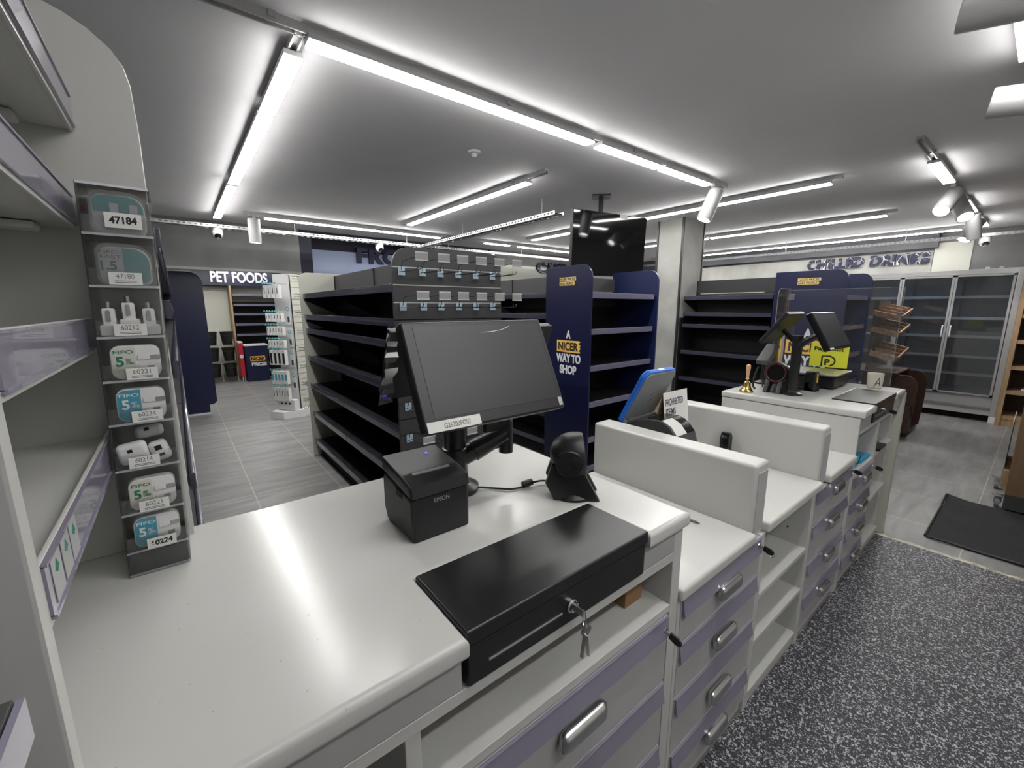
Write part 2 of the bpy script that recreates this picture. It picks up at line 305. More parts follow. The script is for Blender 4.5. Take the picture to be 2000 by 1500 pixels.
# ------------------------------------------------------------------ gondolas
def gondola(root, bays, levels, depth=.32, top=1.73, strip='strip', back='backd', header=True, double=False, base=True, brk=True, hdr_mat='backg'):
    """built in local space: runs along +x from 0, front at y=0 facing -y"""
    L = sum(bays); sides = ((1, 0),) + (((-1, 2*depth+.05),) if double else ())
    x = 0
    for wd in bays:
        p = MB().box(x+.004, x+wd-.004, depth, depth+(.05 if double else .03), .08, top-.31); p.build('back_panel', back, root)
        if header:
            for a, b2 in ((top-.31, top-.165), (top-.155, top)):
                MB().box(x+.003, x+wd-.003, depth-.004, depth+(.054 if double else .034), a, b2).build('back_panel', hdr_mat, root)
        for sg, oy in sides:
            for i, z in enumerate(levels):
                last = i == len(levels)-1
                Y = (lambda v: oy + sg*v)
                ya, yb = sorted((Y(.012), Y(depth)))
                sh = MB().box(x+.004, x+wd-.004, ya, yb, z-.035, z-.008, .003).build('shelf', 'shelfd', root)
                ya, yb = sorted((Y(0), Y(.014)))
                MB().box(x+.004, x+wd-.004, ya, yb, z-.046, z, .003).build('ticket_strip', strip, sh)
                if brk and not last:
                    for bx in (x+.006, x+wd-.009):
                        q = [(Y(.012), z-.035), (Y(.012), z-.06), (Y(depth-.01), z-.19), (Y(depth-.01), z-.035)]
                        MB().prism(q, 'yz', bx, bx+.003).build('bracket', 'shelfd', sh)
            if base:
                ya, yb = sorted((Y(.05), Y(.07)))
                MB().box(x, x+wd, ya, yb, 0, levels[-1]-.04).build('plinth', 'dark', root)
        x += wd
    for ux in [0] + [sum(bays[:i+1]) for i in range(len(bays))]:
        MB().box(ux-.004, ux+.004, depth-.012, depth+.055, 0, top).build('upright', 'blkm', root)

LV = [1.56, 1.372, 1.247, .991, .725, .45, .174]
# gondola with the bone end panel and the slatwall end
g1 = thing('shelving_gondola', 'empty dark gondola between the phone accessory stand and the till screen', 'shelving', (.94, 4.29, 0), -math.pi/2)
gondola(g1, [1.02, 1.1], LV, depth=.30, double=True, hdr_mat='backg')
MB().prism(rrect(-.02, .70, 0, 1.75, (0, 0, .07, .07)), 'yz', -.02, -.003, .003).build('end_panel', 'bone', g1, label='bone white end panel with rounded corners')
sl = MB(); zt = 1.735
SLOTS = [1.64, 1.549, 1.457, 1.366, 1.275, 1.184, 1.093, 1.002, .911, .82, .729, .638, .547, .456, .365, .274, .183, .092]
sl.prism(rrect(-.035, .665, 1.643, 1.745, (0, 0, .065, .10)), 'yz', 2.135, 2.153)
for a, b2 in zip(SLOTS, SLOTS[1:] + [.01]): sl.box(2.135, 2.153, -.035, .665, b2+.003, a-.003)
es = sl.build('slatwall_end_panel', 'backg', g1, label='anthracite slatwall end panel')
cs = MB()
for a in SLOTS[:3]: cs.box(2.139, 2.1535, -.034, .664, a-.0028, a+.0028)
cs.build('slot_insert', 'alu', es)
ds = MB()
for a in SLOTS[3:]: ds.box(2.137, 2.149, -.034, .664, a-.0028, a+.0028)
ds.build('slot_gap', 'dark', es)
# second gondola behind the navy promotional end
g2 = thing('shelving_gondola', 'empty dark gondola running back behind the navy A NICER WAY TO SHOP end', 'shelving', (2.66, 4.72, 0), -math.pi/2)
gondola(g2, [1.0, 1.0], LV, depth=.30, strip='strip', double=True)
g3 = thing('shelving_gondola', 'empty dark gondola beside the concrete column', 'shelving', (5.0, 2.86, 0), -math.pi/2)
gondola(g3, [1.02], [1.563, 1.368, 1.227, .896, .561, .26, .12], depth=.32, double=True, top=1.76)
MB().box(-.03, -.012, -.01, .34, 0, 1.3).build('end_panel', 'blkm', g3)

def promo(root, x0, x1, y0, y1, top, levels, nav='navy'):
    MB().prism(rrect(y0, y1, 0, top, (0, 0, 0, .1)), 'yz', x0, x0+.018, .003).build('side_panel', 'navy', root, label='navy side panel printed with a slogan')
    MB().prism(rrect(y0, y1, 0, top, (0, 0, 0, .1)), 'yz', x1-.018, x1, .003).build('side_panel', 'blue', root, label='blue side panel with rounded corner')
    MB().box(x0+.02, x1-.02, y1-.03, y1-.01, .05, top-.32).build('back_panel', 'backd', root)
    for a, b2 in ((top-.32, top-.19), (top-.18, top-.06)): MB().box(x0+.02, x1-.02, y1-.032, y1-.01, a, b2).build('back_panel', 'backg', root)
    for z in levels:
        sh = MB().box(x0+.02, x1-.02, y0+.03, y1-.03, z-.04, z-.01, .003).build('shelf', 'shelfd', root)
        MB().box(x0+.02, x1-.05, y0+.015, y0+.03, z-.046, z, .003).build('ticket_strip', 'stripl', sh)
    MB().box(x0+.02, x1-.02, y0+.08, y0+.1, 0, .1).build('plinth', 'dark', root)
def slogan(root, x, yc, z0, s):
    """slogan on a panel facing -x, read towards -y"""
    U, V = (0, -1, 0), (0, 0, 1)
    text('lettering', 'A', .055*s, .07*s, (x, yc+.03*s, z0+.255*s), U, V, 'txw', root, .002, .05)
    b = MB(); b.prism([(yc+.14*s-p[0]*s*1, p[1]) for p in brush(0, .28, z0+.135*s, z0+.24*s, .009)], 'yz', x-.001, x+.001).build('brush_mark', 'yel', root)
    text('lettering', 'NICER', .235*s, .072*s, (x-.0015, yc+.12*s, z0+.152*s), U, V, 'ink', root, .002, .03)
    text('lettering', 'WAY TO', .29*s, .078*s, (x, yc+.145*s, z0+.045*s), U, V, 'txw', root, .002, .05)
    text('lettering', 'SHOP', .20*s, .078*s, (x, yc+.10*s, z0-.055*s), U, V, 'txw', root, .002, .05)
def nicer_logo(root, x, y0, z0, wd, h):
    U, V = (0, -1, 0), (0, 0, 1)
    for i, t in enumerate(('NISA PEOPLE', 'NICER PRICES')):
        za = z0+i*h*.52; ww = wd*(.93 if i == 0 else 1)
        MB().prism([(y0-p[0], p[1]) for p in brush(0, ww, za, za+h*.46, .004)], 'yz', x-.001, x+.001).build('brush_mark', 'yell', root)
        text('lettering', t, ww*.88, h*.30, (x-.0015, y0-ww*.04, za+h*.08), U, V, 'ink', root, .001, .015)
e1 = thing('promotional_shelving_end', 'navy promotional shelving end behind the till screen, reads A NICER WAY TO SHOP', 'shelving', (2.95, 2.2, 0))
promo(e1, 2.52, 3.43, 2.20, 2.71, 1.76, [1.545, 1.262, .968, .67, .37, .12])
slogan(e1, 2.519, 2.43, .935, .95); nicer_logo(e1, 2.519, 2.545, 1.605, .185, .068)
e2 = thing('promotional_shelving_end', 'navy promotional shelving end standing behind the far till beside the fridge', 'shelving', (5.4, 1.5, 0))
promo(e2, 4.98, 5.86, 1.205, 1.83, 1.785, [1.545, 1.25, .96, .66, .37, .12])
slogan(e2, 4.979, 1.48, .775, 1.35); nicer_logo(e2, 4.979, 1.625, 1.65, .2, .066)

# left gondola seen edge-on, navy panel at its far end
gl = thing('shelving_gondola', 'dark gondola along the left wall seen edge-on behind the white arched panel', 'shelving', (-.006, 1.35, 0), math.pi/2)
gondola(gl, [1.12]*5, [1.62, 1.45, 1.3, 1.0, .72, .45, .17], depth=.42, strip='strip', top=1.73, brk=False)
np_ = thing('navy_end_panel', 'tall navy end panel with notched foot left of the pet foods alcove', 'panel', (.1, 6.97, 0))
MB().prism([(-.4, .02), (.235, .02), (.235, .13), (.29, .135), (.325, .17), (.325, 1.78)] + [(.325-.15*(1-math.cos(math.radians(a))), 1.78+.12*math.sin(math.radians(a))) for a in range(15, 91, 15)] + [(-.4, 1.9)], 'xz', 6.97, 6.99, .003).build('panel', 'navy', np_)
MB().box(-.4, .24, 6.955, 6.972, 0, .025).build('foot_trim', 'white', np_)

# ------------------------------------------------------------------ pet foods alcove
fa = thing('sign_fascia', 'navy fascia reading PET FOODS in silver letters over the alcove', 'sign', (.9, 10.1, 1.87))
MB().box(-.3, 1.83, 10.1, 10.16, 1.87, 2.165).build('board', 'navy', fa)
text('lettering', 'PET FOODS', .96, .21, (.61, 10.1, 1.925), (1, 0, 0), (0, 0, 1), 'txs', fa, .03, .03)
gp = thing('shelving_gondola', 'dark shelving bay under the PET FOODS sign', 'shelving', (.93, 10.1, 0))
OFF[gp.name] = Vector()
gondola(gp, [.93], [1.71, 1.515, 1.33, 1.125, .915, .63, .3], depth=.36, top=1.87, strip='stripl', header=False)
tag(MB().box(.885, .915, 10.06, 10.4, 0, 1.87).build('upright_board', 'oak'), 'narrow wooden board edge between buckets and pet food shelves', 'board')
tag(MB().box(-.3, .88, 10.42, 10.45, 0, 1.86).build('backing_board', 'cream'), 'cream board leaning behind the black buckets', 'board')
bs = thing('bucket_stand', 'thin metal stand carrying the black buckets', 'stand', (.63, 9.95, 0))
for x in (.34, .61, .86):
    MB().tube([(x, 9.9, 0), (x, 10.3, 1.05)], .006).build('leg', 'white', bs)
for z in (.95, .66, .35): MB().tube([(.34, 9.9+z*.36, z), (.86, 9.9+z*.36, z)], .006).build('rail', 'white', bs)
MB().box(.36, .84, 10.33, 10.35, .1, 1.0).build('backing', 'cream', bs)
bk = None
for r, (z, nm) in enumerate(((.73, 'top'), (.42, 'middle'), (.11, 'bottom'))):
    for c, x in enumerate((.48, .74)):
        zz = z; yc = 9.82+.06*(z/.3)*.4
        if bk is None:
            b0 = thing('bucket', '', 'bucket', (x, yc, zz), group='black buckets on the stand')
            pr = [(.078, 0), (.082, .004), (.108, .235), (.116, .24), (.116, .255), (.106, .255), (.1, .235), (.076, .012), (.0, .012)]
            u = MB().lathe(pr, (x, yc, zz), n=28, cap=False); u.lathe([(.078, 0), (.0, 0)], (x, yc, zz), n=28, cap=False)
            u.build('bucket_body', 'buck', b0)
            MB().tube([(x-.11, yc, zz+.24), (x-.08, yc-.09, zz+.19), (x, yc-.12, zz+.17), (x+.08, yc-.09, zz+.19), (x+.11, yc, zz+.24)], .004).build('handle', 'wblk', b0)
            bk = b0; b = b0
        else: b = dup(bk, loc=(x, yc, zz))
        b['label'] = 'empty black bucket, %s row, %s of its pair on the stand' % (nm, ('left', 'right')[c])
nb = thing('dump_bin', 'navy promotional bin reading NICER PRICES in front of pet food shelves', 'bin', (1.18, 9.75, 0))
MB().box(.985, 1.37, 9.6, 9.93, .0, .70, .004).build('body', 'navy', nb)
MB().box(.975, 1.38, 9.59, 9.94, .70, .725, .004).build('rim', 'white', nb)
MB().prism(brush(1.06, 1.32, .40, .50, .008), 'xz', 9.598, 9.6).build('brush_mark', 'yel', nb)
text('lettering', 'NICER', .23, .07, (1.075, 9.597, .415), (1, 0, 0), (0, 0, 1), 'ink', nb, .002, .05)
text('lettering', 'PRICES', .26, .07, (1.075, 9.598, .305), (1, 0, 0), (0, 0, 1), 'txw', nb, .002, .05)
rb = thing('chest_cooler', 'red bin with a white disc beside the navy NICER PRICES bin', 'bin', (.93, 9.75, 0))
MB().box(.895, .97, 9.68, 10.0, .1, .76, .01).build('body', 'red', rb)
MB().cyl((.93, 9.68, .5), (.93, 9.675, .5), .036).build('disc', 'white', rb)
for x in (.915, .95): MB().box(x-.01, x+.01, 9.7, 9.72, 0, .1).build('foot', 'alu', rb)
MB().box(.893, .972, 9.67, 10.0, .76, .785, .006).build('lid', 'white', rb)
pl = thing('recessed_lamp', 'linear lamp over the PET FOODS sign', 'lamp', (1.4, 9.8, 2.14))
MB().box(1.08, 1.75, 9.77, 9.83, 2.15, 2.2).build('housing', 'lampw', pl); MB().box(1.09, 1.74, 9.775, 9.825, 2.145, 2.15).build('diffuser', 'diff', pl)
for ly, nm in ((7.4, 'first'), (8.3, 'second'), (9.2, 'third')):  # unseen lamps added to brighten the alcove and its back board
    fill_lamp = thing('recessed_lamp', 'added unseen lamp on the alcove ceiling behind the bulkhead, %s row' % nm, 'lamp', (.4, ly, 2.14))
    MB().box(-.3, 1.3, ly-.03, ly+.03, 2.16, 2.2).build('housing', 'lampw', fill_lamp); MB().box(-.29, 1.29, ly-.025, ly+.025, 2.15, 2.16).build('diffuser', 'diff', fill_lamp)
dl = thing('downlight', 'round downlight in the alcove ceiling above PET FOODS', 'lamp', (.95, 9.7, 2.16))
MB().cyl((.95, 9.7, 2.2), (.95, 9.7, 2.165), .075).build('housing', 'lampw', dl); MB().cyl((.95, 9.7, 2.164), (.95, 9.7, 2.160), .065).build('lens', 'diff', dl)

# ------------------------------------------------------------------ ceiling lights
def lamp(lab, axis, c, a, b, grp=None):
    """linear lamp hung on the track: axis 'x' or 'y', c = other coordinate, a..b = run"""
    W = .037
    t = thing('linear_track_lamp', lab, 'lamp', ((a+b)/2, c, H-.03) if axis == 'x' else (c, (a+b)/2, H-.03), group=grp)
    bx = (lambda m, u0, u1, v0, v1, z0, z1, be=0: m.box(u0, u1, v0, v1, z0, z1, be) if axis == 'x' else m.box(v0, v1, u0, u1, z0, z1, be))
    bx(MB(), a, b, c-W, c+W, 2.447, 2.468, .003).build('housing', 'lampw', t)
    bx(MB(), a+.002, b-.002, c-W+.0015, c+W-.0015, 2.437, 2.447, .003).build('diffuser', 'diff', t)
    return t
def track(lab, axis, c, a, b):
    m = MB(); W = .02
    f = (lambda u0, u1, v0, v1, z0, z1: m.box(u0, u1, v0, v1, z0, z1) if axis == 'x' else m.box(v0, v1, u0, u1, z0, z1))
    f(a, b, c-W, c+W, 2.485, 2.5); f(a, b, c-W, c-W+.008, 2.468, 2.485); f(a, b, c+W-.008, c+W, 2.468, 2.485)
    t = thing('lighting_track', lab, 'track', ((a+b)/2, c, 2.468) if axis == 'x' else (c, (a+b)/2, 2.468))
    m.build('rail', 'lampw', t)
    for u in [a+.4+i*1.1 for i in range(int((b-a-.4)/1.1)+1)]:
        MB().box(*((u-.012, u+.012, c-.028, c+.028) if axis == 'x' else (c-.028, c+.028, u-.012, u+.012)), 2.478, 2.5).build('clip', 'lampw', t)
track('white lighting track crossing above the till screen', 'x', 1.94, .0, 3.95)
track('white lighting track running to the left of the till towards the alcove', 'y', .50, 1.94, 6.3)
track('white lighting track across the store above the FROZEN sign', 'x', 5.75, .72, 8.2)
track('white lighting track over the first gondola', 'y', 2.41, 2.6, 5.3)
track('white lighting track passing over the television', 'y', 4.42, 1.2, 5.2)
track('white lighting track behind the concrete column', 'y', 6.42, 1.2, 5.4)
track('white lighting track nearest the CHILLED DRINKS sign', 'y', 8.36, .8, 5.6)
track('white lighting track with spotlights on the right of the ceiling', 'x', .665, 3.85, 8.4)
track('white lighting track at the top right above the staff side', 'x', .19, -.55, 3.3)
lamp('long lit linear lamp crossing the ceiling above the till screen', 'x', 1.94, .52, 2.17)
lamp('lit linear lamp, middle of three on the track over the till', 'x', 1.94, 2.24, 2.92)
lamp('lit linear lamp next to the white spotlight above the television', 'x', 1.94, 2.96, 3.65)
lamp('short lit linear lamp at the near end of the left track', 'y', .5, 2.07, 2.72)
lamp('lit linear lamp in the middle of the left track', 'y', .5, 2.76, 4.35)
lamp('lit linear lamp at the far end of the left track', 'y', .5, 4.45, 6.05)
lamp('lit linear lamp above the phone accessory stand and FROZEN sign', 'x', 5.75, .93, 3.2)
lamp('short lit linear lamp behind the slatwall hooks', 'x', 5.75, 4.0, 4.5)
lamp('lit linear lamp above the CHILLED sign left of the television', 'x', 5.75, 4.7, 6.5)
lamp('lit linear lamp over the first gondola', 'y', 2.41, 2.82, 5.09)
lamp('lit linear lamp ending above the far till, nearest of three rows', 'y', 4.42, 1.28, 3.2)
lamp('lit linear lamp left of the television in the nearest row', 'y', 4.42, 3.24, 5.06)
lamp('lit linear lamp right of the column, middle of three rows', 'y', 6.42, 1.29, 3.3)
lamp('lit linear lamp beyond the column in the middle row', 'y', 6.42, 3.36, 5.3)
lamp('lit linear lamp nearest the CHILLED DRINKS sign', 'y', 8.36, .88, 3.1)
lamp('lit linear lamp at the far left end of the row by the CHILLED DRINKS sign', 'y', 8.36, 3.14, 5.4)
lamp('lit panel lamp at the near end of the right-hand track', 'x', .665, 4.40, 5.16)
lamp('lit panel lamp between the spotlights on the right-hand track', 'x', .665, 6.15, 6.92)
lamp('lit panel lamp at the far end of the right-hand track', 'x', .665, 7.75, 8.25)
lamp('lit panel lamp at the top right corner of the photo', 'x', .19, 2.12, 2.9)
lamp('added lamp over the staff side aisle, unseen behind the viewer', 'x', -.62, .1, 1.9)  # unseen lamp added to brighten the drawer fronts
track('added white lighting track over the staff side aisle, unseen behind the viewer', 'x', -.62, -.2, 2.2)  # unseen track added to carry that lamp
lamp('lit panel lamp over the near till on the staff side track', 'x', .19, .55, 1.5)

def spot(lab, x, y, d, L=.26, r=.062, power=SPOT, back=.04, drop=0):
    """cylindrical track spotlight whose top end hangs under the track"""
    d = Vector(d).normalized(); p = Vector((x, y, 2.385-drop))
    t = thing('track_spotlight', lab, 'spotlight', (x, y, 2.47), group=None)
    MB().box(x-.05, x+.05, y-.018, y+.018, 2.445, 2.478, .004).build('adapter', 'lampw', t)
    MB().cyl((x, y, 2.446), (x, y, 2.38-drop), .014).build('stem', 'lampw', t)
    a = p - d*back; e = p + d*(L-back)
    MB().lathe([(r*.96, 0), (r, .006), (r, L-.004), (r*.97, L), (r*.88, L), (r*.84, L-.03), (0, L-.03)], a, d, 32, cap=False).lathe([(r*.96, 0), (0, 0)], a, d, 32, cap=False).build('barrel', 'lampw', t)
    MB().cyl(e-d*.029, e-d*.024, r*.83).build('lens', 'diffs', t)
    ld = bpy.data.lights.new('spot_beam', 'SPOT'); ld.energy = power; ld.spot_size = math.radians(62); ld.spot_blend = .5; ld.shadow_soft_size = .04; ld.color = (1, .97, .94)
    lo = bpy.data.objects.new('spot_beam', ld); C.objects.link(lo); lo.parent = t; lo.location = e + d*.01 - Vector((x, y, 2.47)); lo.rotation_euler = d.to_track_quat('-Z', 'Y').to_euler()
    return t
spot('white cylindrical spotlight at the end of the track above the television', 3.78, 1.94, (-.08, .06, -.25))
spot('white cylindrical spotlight at the left end of the FROZEN track', .82, 5.75, (-.02, .02, -1))
spot('white spotlight pointing down-left, first on the right-hand track', 5.42, .665, (-.7, .15, -.62))
spot('white spotlight behind the first one with its lit lens showing', 5.72, .665, (-.45, -.35, -.7))
spot('white spotlight angled away to the right beneath the panel lamps', 7.0, .665, (.32, -.1, -.75))
spot('small lit spotlight farthest along the right-hand track', 7.45, .665, (-.35, .3, -.7), power=SPOT)
spot('large white spotlight cut by the top edge of the photo', 2.02, .19, (.12, -.85, -.12), back=.11, drop=.07)
spot('white spotlight cut by the right edge below the corner lamp', 3.0, .19, (.12, -.85, -.12), back=.11, drop=.07)

# cable tray and cameras
def tray_run(lab, axis, c, a, b, z):
    m = MB(); n = 16
    def f(u0, u1, v0, v1, z0, z1): m.box(u0, u1, v0, v1, z0, z1) if axis == 'x' else m.box(v0, v1, u0, u1, z0, z1)
    for s in (-1, 1):
        v = c+s*.06
        f(a, b, v-.001, v+.001, z, z+.010); f(a, b, v-.001, v+.001, z+.026, z+.034)
        u = a
        while u < b: f(u, u+.026, v-.001, v+.001, z+.010, z+.026); u += .05
    f(a, b, c-.06, c-.035, z, z+.002); f(a, b, c+.035, c+.06, z, z+.002)
    u = a
    while u < b: f(u, u+.03, c-.06, c+.06, z, z+.002); u += .07
    t = thing('cable_tray', lab, 'cable tray', ((a+b)/2, c, z) if axis == 'x' else (c, (a+b)/2, z))
    m.build('tray', 'alu', t)
    u = a+.3
    while u < b: MB().tube([(u, c+.05, z), (u, c+.05, H)] if axis == 'x' else [(c+.05, u, z), (c+.05, u, H)], .004, 6).build('hanger_rod', 'alu', t); u += 1.5
    L = b-a
    for q in range(3):
        pts = [(a+L*i/30, c-.03+.03*q+random.uniform(-.008, .008), z+.01) for i in range(31)]
        MB().tube(pts if axis == 'x' else [(p[1], p[0], p[2]) for p in pts], .006, 6).build('cable', 'wblk', t)
tray_run('perforated steel cable tray crossing from the left wall to the FROZEN sign', 'x', 5.98, -.5, 2.95, 2.32)
tray_run('perforated steel cable tray continuing above the CHILLED sign', 'x', 5.98, 3.2, 8.1, 2.32)
tray_run('perforated steel cable tray running from the FROZEN sign to the television', 'y', 2.95, 3.0, 5.88, 2.29)
tray_run('perforated steel cable tray below the CHILLED DRINKS lamps', 'y', 8.14, -.4, 5.6, 2.30)
def dome(lab, x, y, z, rz):
    t = thing('security_camera', lab, 'security camera', (x, y, z), rz, local=True)
    MB().cyl((0, 0, 0), (0, 0, -.03), .055).build('base', 'white', t)
    MB().lathe([(.05, 0), (.056, -.03), (.052, -.055), (.035, -.08), (.012, -.092), (0, -.094)], (0, 0, -.025), n=28, cap=False).build('dome', 'white', t)
    d = Vector((0, -.7, -.7)).normalized()
    MB().lathe([(.034, .035), (.033, .052), (.02, .058), (0, .06)], (0, 0, -.055), d, 24, cap=False).build('lens', 'blks', t)
dome('white dome camera under the cable tray by the left bulkhead', .48, 5.98, 2.32, 0)
dome('white dome camera under the cable tray over the word FROZEN', 2.36, 5.98, 2.32, .2)
dome('white dome camera behind the top right of the hook display', 4.3, 5.98, 2.32, -.2)
dome('white dome camera under the tray above the fridge', 8.14, .63, 2.3, -1.2)
tag(MB().lathe([(.045, 0), (.04, -.012), (.02, -.018), (.016, -.04), (0, -.042)], (1.76, 2.64, 2.5), n=24, cap=False).build('ceiling_sprinkler', 'white'), 'small round ceiling sprinkler between the lamps', 'sprinkler')
# ------------------------------------------------------------------ service counter
FR, BK, ZT, ZL = .486, 1.12, .944, .727
def pull(parent, x, z, wd=.127, y=FR):
    m = MB(); m.box(x-wd/2, x+wd/2, y-.028, y, z-.024, z+.024, .017, 5)
    h = m.build('handle', 'pull', parent, label='satin nickel cup handle'); return h
def drawer(cab, x0, x1, z0, z1, hx=None, hz=None, hw=.127, y=FR, strip=True, open_=0):
    d = MB().box(x0, x1, y, y+.018, z0, z1, .0015).build('drawer', 'lamg', cab)
    if strip:
        s = MB(); s.prism([(y, z1-.004), (y-.003, z1-.004), (y-.011, z1-.052), (y-.009, z1-.053), (y, z1-.045)], 'yz', x0+.006, x1-.006); s.box(x0+.004, x1-.004, y-.006, y, z1-.004, z1-.001)
        s.build('ticket_strip', 'lilac', d, label='lilac ticket strip')
    pull(d, (x0+x1)/2 if hx is None else hx, (z0+z1)/2 if hz is None else hz, hw, y)
    return d
def lock(d, x, z, y=FR):
    m = MB().cyl((x, y-.008, z), (x, y, z), .010, .012, 20); return m.build('lock', 'chrome', d)
def panel(cab, name, *a, m='lam', **k): return MB().box(*a, .001, 1).build(name, m, cab, **k)

# cabinet 1: under the near till
c1 = thing('counter_cabinet', 'white cabinet under the near till with cash drawer opening, open recess and wide drawers', 'cabinet', (.2, .8, 0))
panel(c1, 'side_panel', -.6, -.58, FR, BK, .0, .905); panel(c1, 'side_panel', .885, .922, FR, BK, .0, .905)
panel(c1, 'divider', .19, .215, FR+.004, BK, .055, .82); panel(c1, 'back_panel', -.58, .885, BK-.016, BK, .05, .905)
panel(c1, 'rail', -.58, .885, FR, FR+.10, .82, .843); panel(c1, 'bottom_panel', -.58, .885, FR, BK, .05, .07)
panel(c1, 'plinth', -.6, .922, FR+.012, FR+.03, 0, .05)
panel(c1, 'fascia', -.58, .285, FR, FR+.018, .845, .903, m='lamg'); panel(c1, 'fascia', .762, .884, FR, FR+.018, .845, .903, m='lamg')
panel(c1, 'drawer_platform', .215, .885, FR+.10, 1.0, .826, .838, m='lam')
panel(c1, 'shelf', .215, .885, FR, BK-.02, .682, .702); panel(c1, 'shelf', -.58, .19, FR+.03, BK-.02, .44, .46)
panel(c1, 'recess_back', .215, .885, .93, .945, .702, .82, m='lamg')
dA = drawer(c1, .219, .881, .487, .677, .56, .59, .135); drawer(c1, .219, .881, .29, .482, .56, .39, .135); drawer(c1, .219, .881, .075, .285, .56, .18, .135)
lock(dA, .862, .640)
m = MB(); outer = [(-.62, .470), (.29, .470), (.29, .655), (.757, .655), (.757, .470), (.922, .470), (.922, 1.145), (-.62, 1.145)]
m.prism(outer, 'xy', .905, ZT, .011, 3)
tag(m.build('counter_worktop', 'top'), 'speckled white worktop of the near till with a notch for the cash drawer', 'worktop')
# low worktops
for a, b2, lb in ((.924, 1.360, 'low white worktop between the near till and the first white divider, pen lying on it'), (1.462, 2.0, 'low white worktop between the two upright dividers under the card terminal'), (2.102, 2.498, 'low white worktop between the second divider and the far till')):
    tag(MB().box(a, b2, .474, 1.145, .69, ZL, .009, 3).build('counter_worktop', 'top'), lb, 'worktop')
for a, b2, lb in ((1.361, 1.461, 'thick white upright divider nearest the till screen'), (2.001, 2.101, 'thick white upright divider in front of the far till')):
    t = thing('counter_divider', lb, 'divider', ((a+b2)/2, .8, .69))
    MB().box(a, b2, .496, 1.15, .69, ZT, .011, 3).build('body', 'lam', t)
    MB().box(a+.022, b2-.012, .4935, .497, .71, ZT-.03).build('end_cap', 'lamg', t)
# cabinet 2: four drawers
c2 = thing('counter_cabinet', 'white cabinet of four handled drawers beside the near till', 'cabinet', (1.19, .8, 0))
panel(c2, 'side_panel', .924, .94, FR, BK, .0, .69); panel(c2, 'side_panel', 1.432, 1.45, FR, BK, .0, .69); panel(c2, 'back_panel', .94, 1.432, BK-.016, BK, .05, .69)
panel(c2, 'plinth', .924, 1.45, FR+.012, FR+.03, 0, .05)
for i, (z0, z1) in enumerate(((.555, .688), (.388, .549), (.20, .382), (.055, .194))):
    d = drawer(c2, .942, 1.43, z0, z1, 1.193, z0+.066)
    if i == 0: lock(d, 1.405, .665)
# cabinet 3: open shelves
c3 = thing('counter_cabinet', 'white open shelf cabinet with three shelves between the drawer cabinets', 'cabinet', (1.69, .8, 0))
panel(c3, 'side_panel', 1.451, 1.467, FR, BK, .0, .69); sp_ = panel(c3, 'side_panel', 1.925, 1.943, FR, BK, .0, .69); panel(c3, 'back_panel', 1.467, 1.925, .93, .945, .05, .69, m='lamg')
q = MB()
for z in (.62, .57, .52, .36, .18):
    for y in (.56,): q.cyl((1.9235, y, z), (1.926, y, z), .004, n=12)
q.build('shelf_pin_hole', 'dark', sp_)
for z in (.455, .27, .062): panel(c3, 'shelf', 1.467, 1.925, FR, .93, z-.018, z)
panel(c3, 'plinth', 1.451, 1.943, FR+.006, FR+.03, 0, .044)
# cabinet 4: four drawers
c4 = thing('counter_cabinet', 'white cabinet of four handled drawers under the second divider', 'cabinet', (2.2, .8, 0))
panel(c4, 'side_panel', 1.944, 1.96, FR, BK, .0, .69); panel(c4, 'side_panel', 2.46, 2.497, FR, BK, .0, .69); panel(c4, 'back_panel', 1.96, 2.46, BK-.016, BK, .05, .69)
panel(c4, 'plinth', 1.944, 2.497, FR+.012, FR+.03, 0, .05)
for i, (z0, z1) in enumerate(((.540, .686), (.365, .534), (.208, .359), (.06, .202))):
    d = drawer(c4, 1.962, 2.458, z0, z1, 2.215, (.645, .487, .322, .15)[i])
    if i == 0: lock(d, 2.43, .668)
# cabinet 5: far till
c5 = thing('counter_cabinet', 'white cabinet under the far till with open recess above four drawers', 'cabinet', (2.71, .8, 0))
panel(c5, 'side_panel', 2.499, 2.515, FR, BK, .0, .905); panel(c5, 'side_panel', 2.902, 2.925, FR, BK, .0, .82); panel(c5, 'back_panel', 2.515, 2.902, BK-.016, BK, .05, .905)
panel(c5, 'plinth', 2.499, 2.925, FR+.012, FR+.03, 0, .05); panel(c5, 'shelf', 2.515, 2.902, FR, BK-.02, .602, .622); panel(c5, 'rail', 2.515, 2.925, FR, FR+.1, .82, .843)
panel(c5, 'drawer_platform', 2.515, 2.925, FR+.1, 1.0, .826, .838); panel(c5, 'fascia', 2.515, 2.71, FR, FR+.018, .845, .903, m='lamg')
for i, (z0, z1) in enumerate(((.466, .598), (.312, .46), (.16, .306), (.055, .154))):
    d = drawer(c5, 2.519, 2.9, z0, z1, 2.735, (.555, .40, .26, .115)[i])
    if i == 0: lock(d, 2.885, .575)
m = MB(); outer = [(2.5, .470), (2.715, .470), (2.715, .665), (3.18, .665), (3.18, .470), (3.40, .470), (3.40, 1.145), (2.5, 1.145)]
m.prism(outer, 'xy', .905, ZT, .011, 3)
tag(m.build('counter_worktop', 'top'), 'white worktop of the far till carrying the brass bell and scale', 'worktop')
MB().box(2.4995, 2.503, .50, 1.14, ZL, .905).build('side_cover', 'lam', c5)
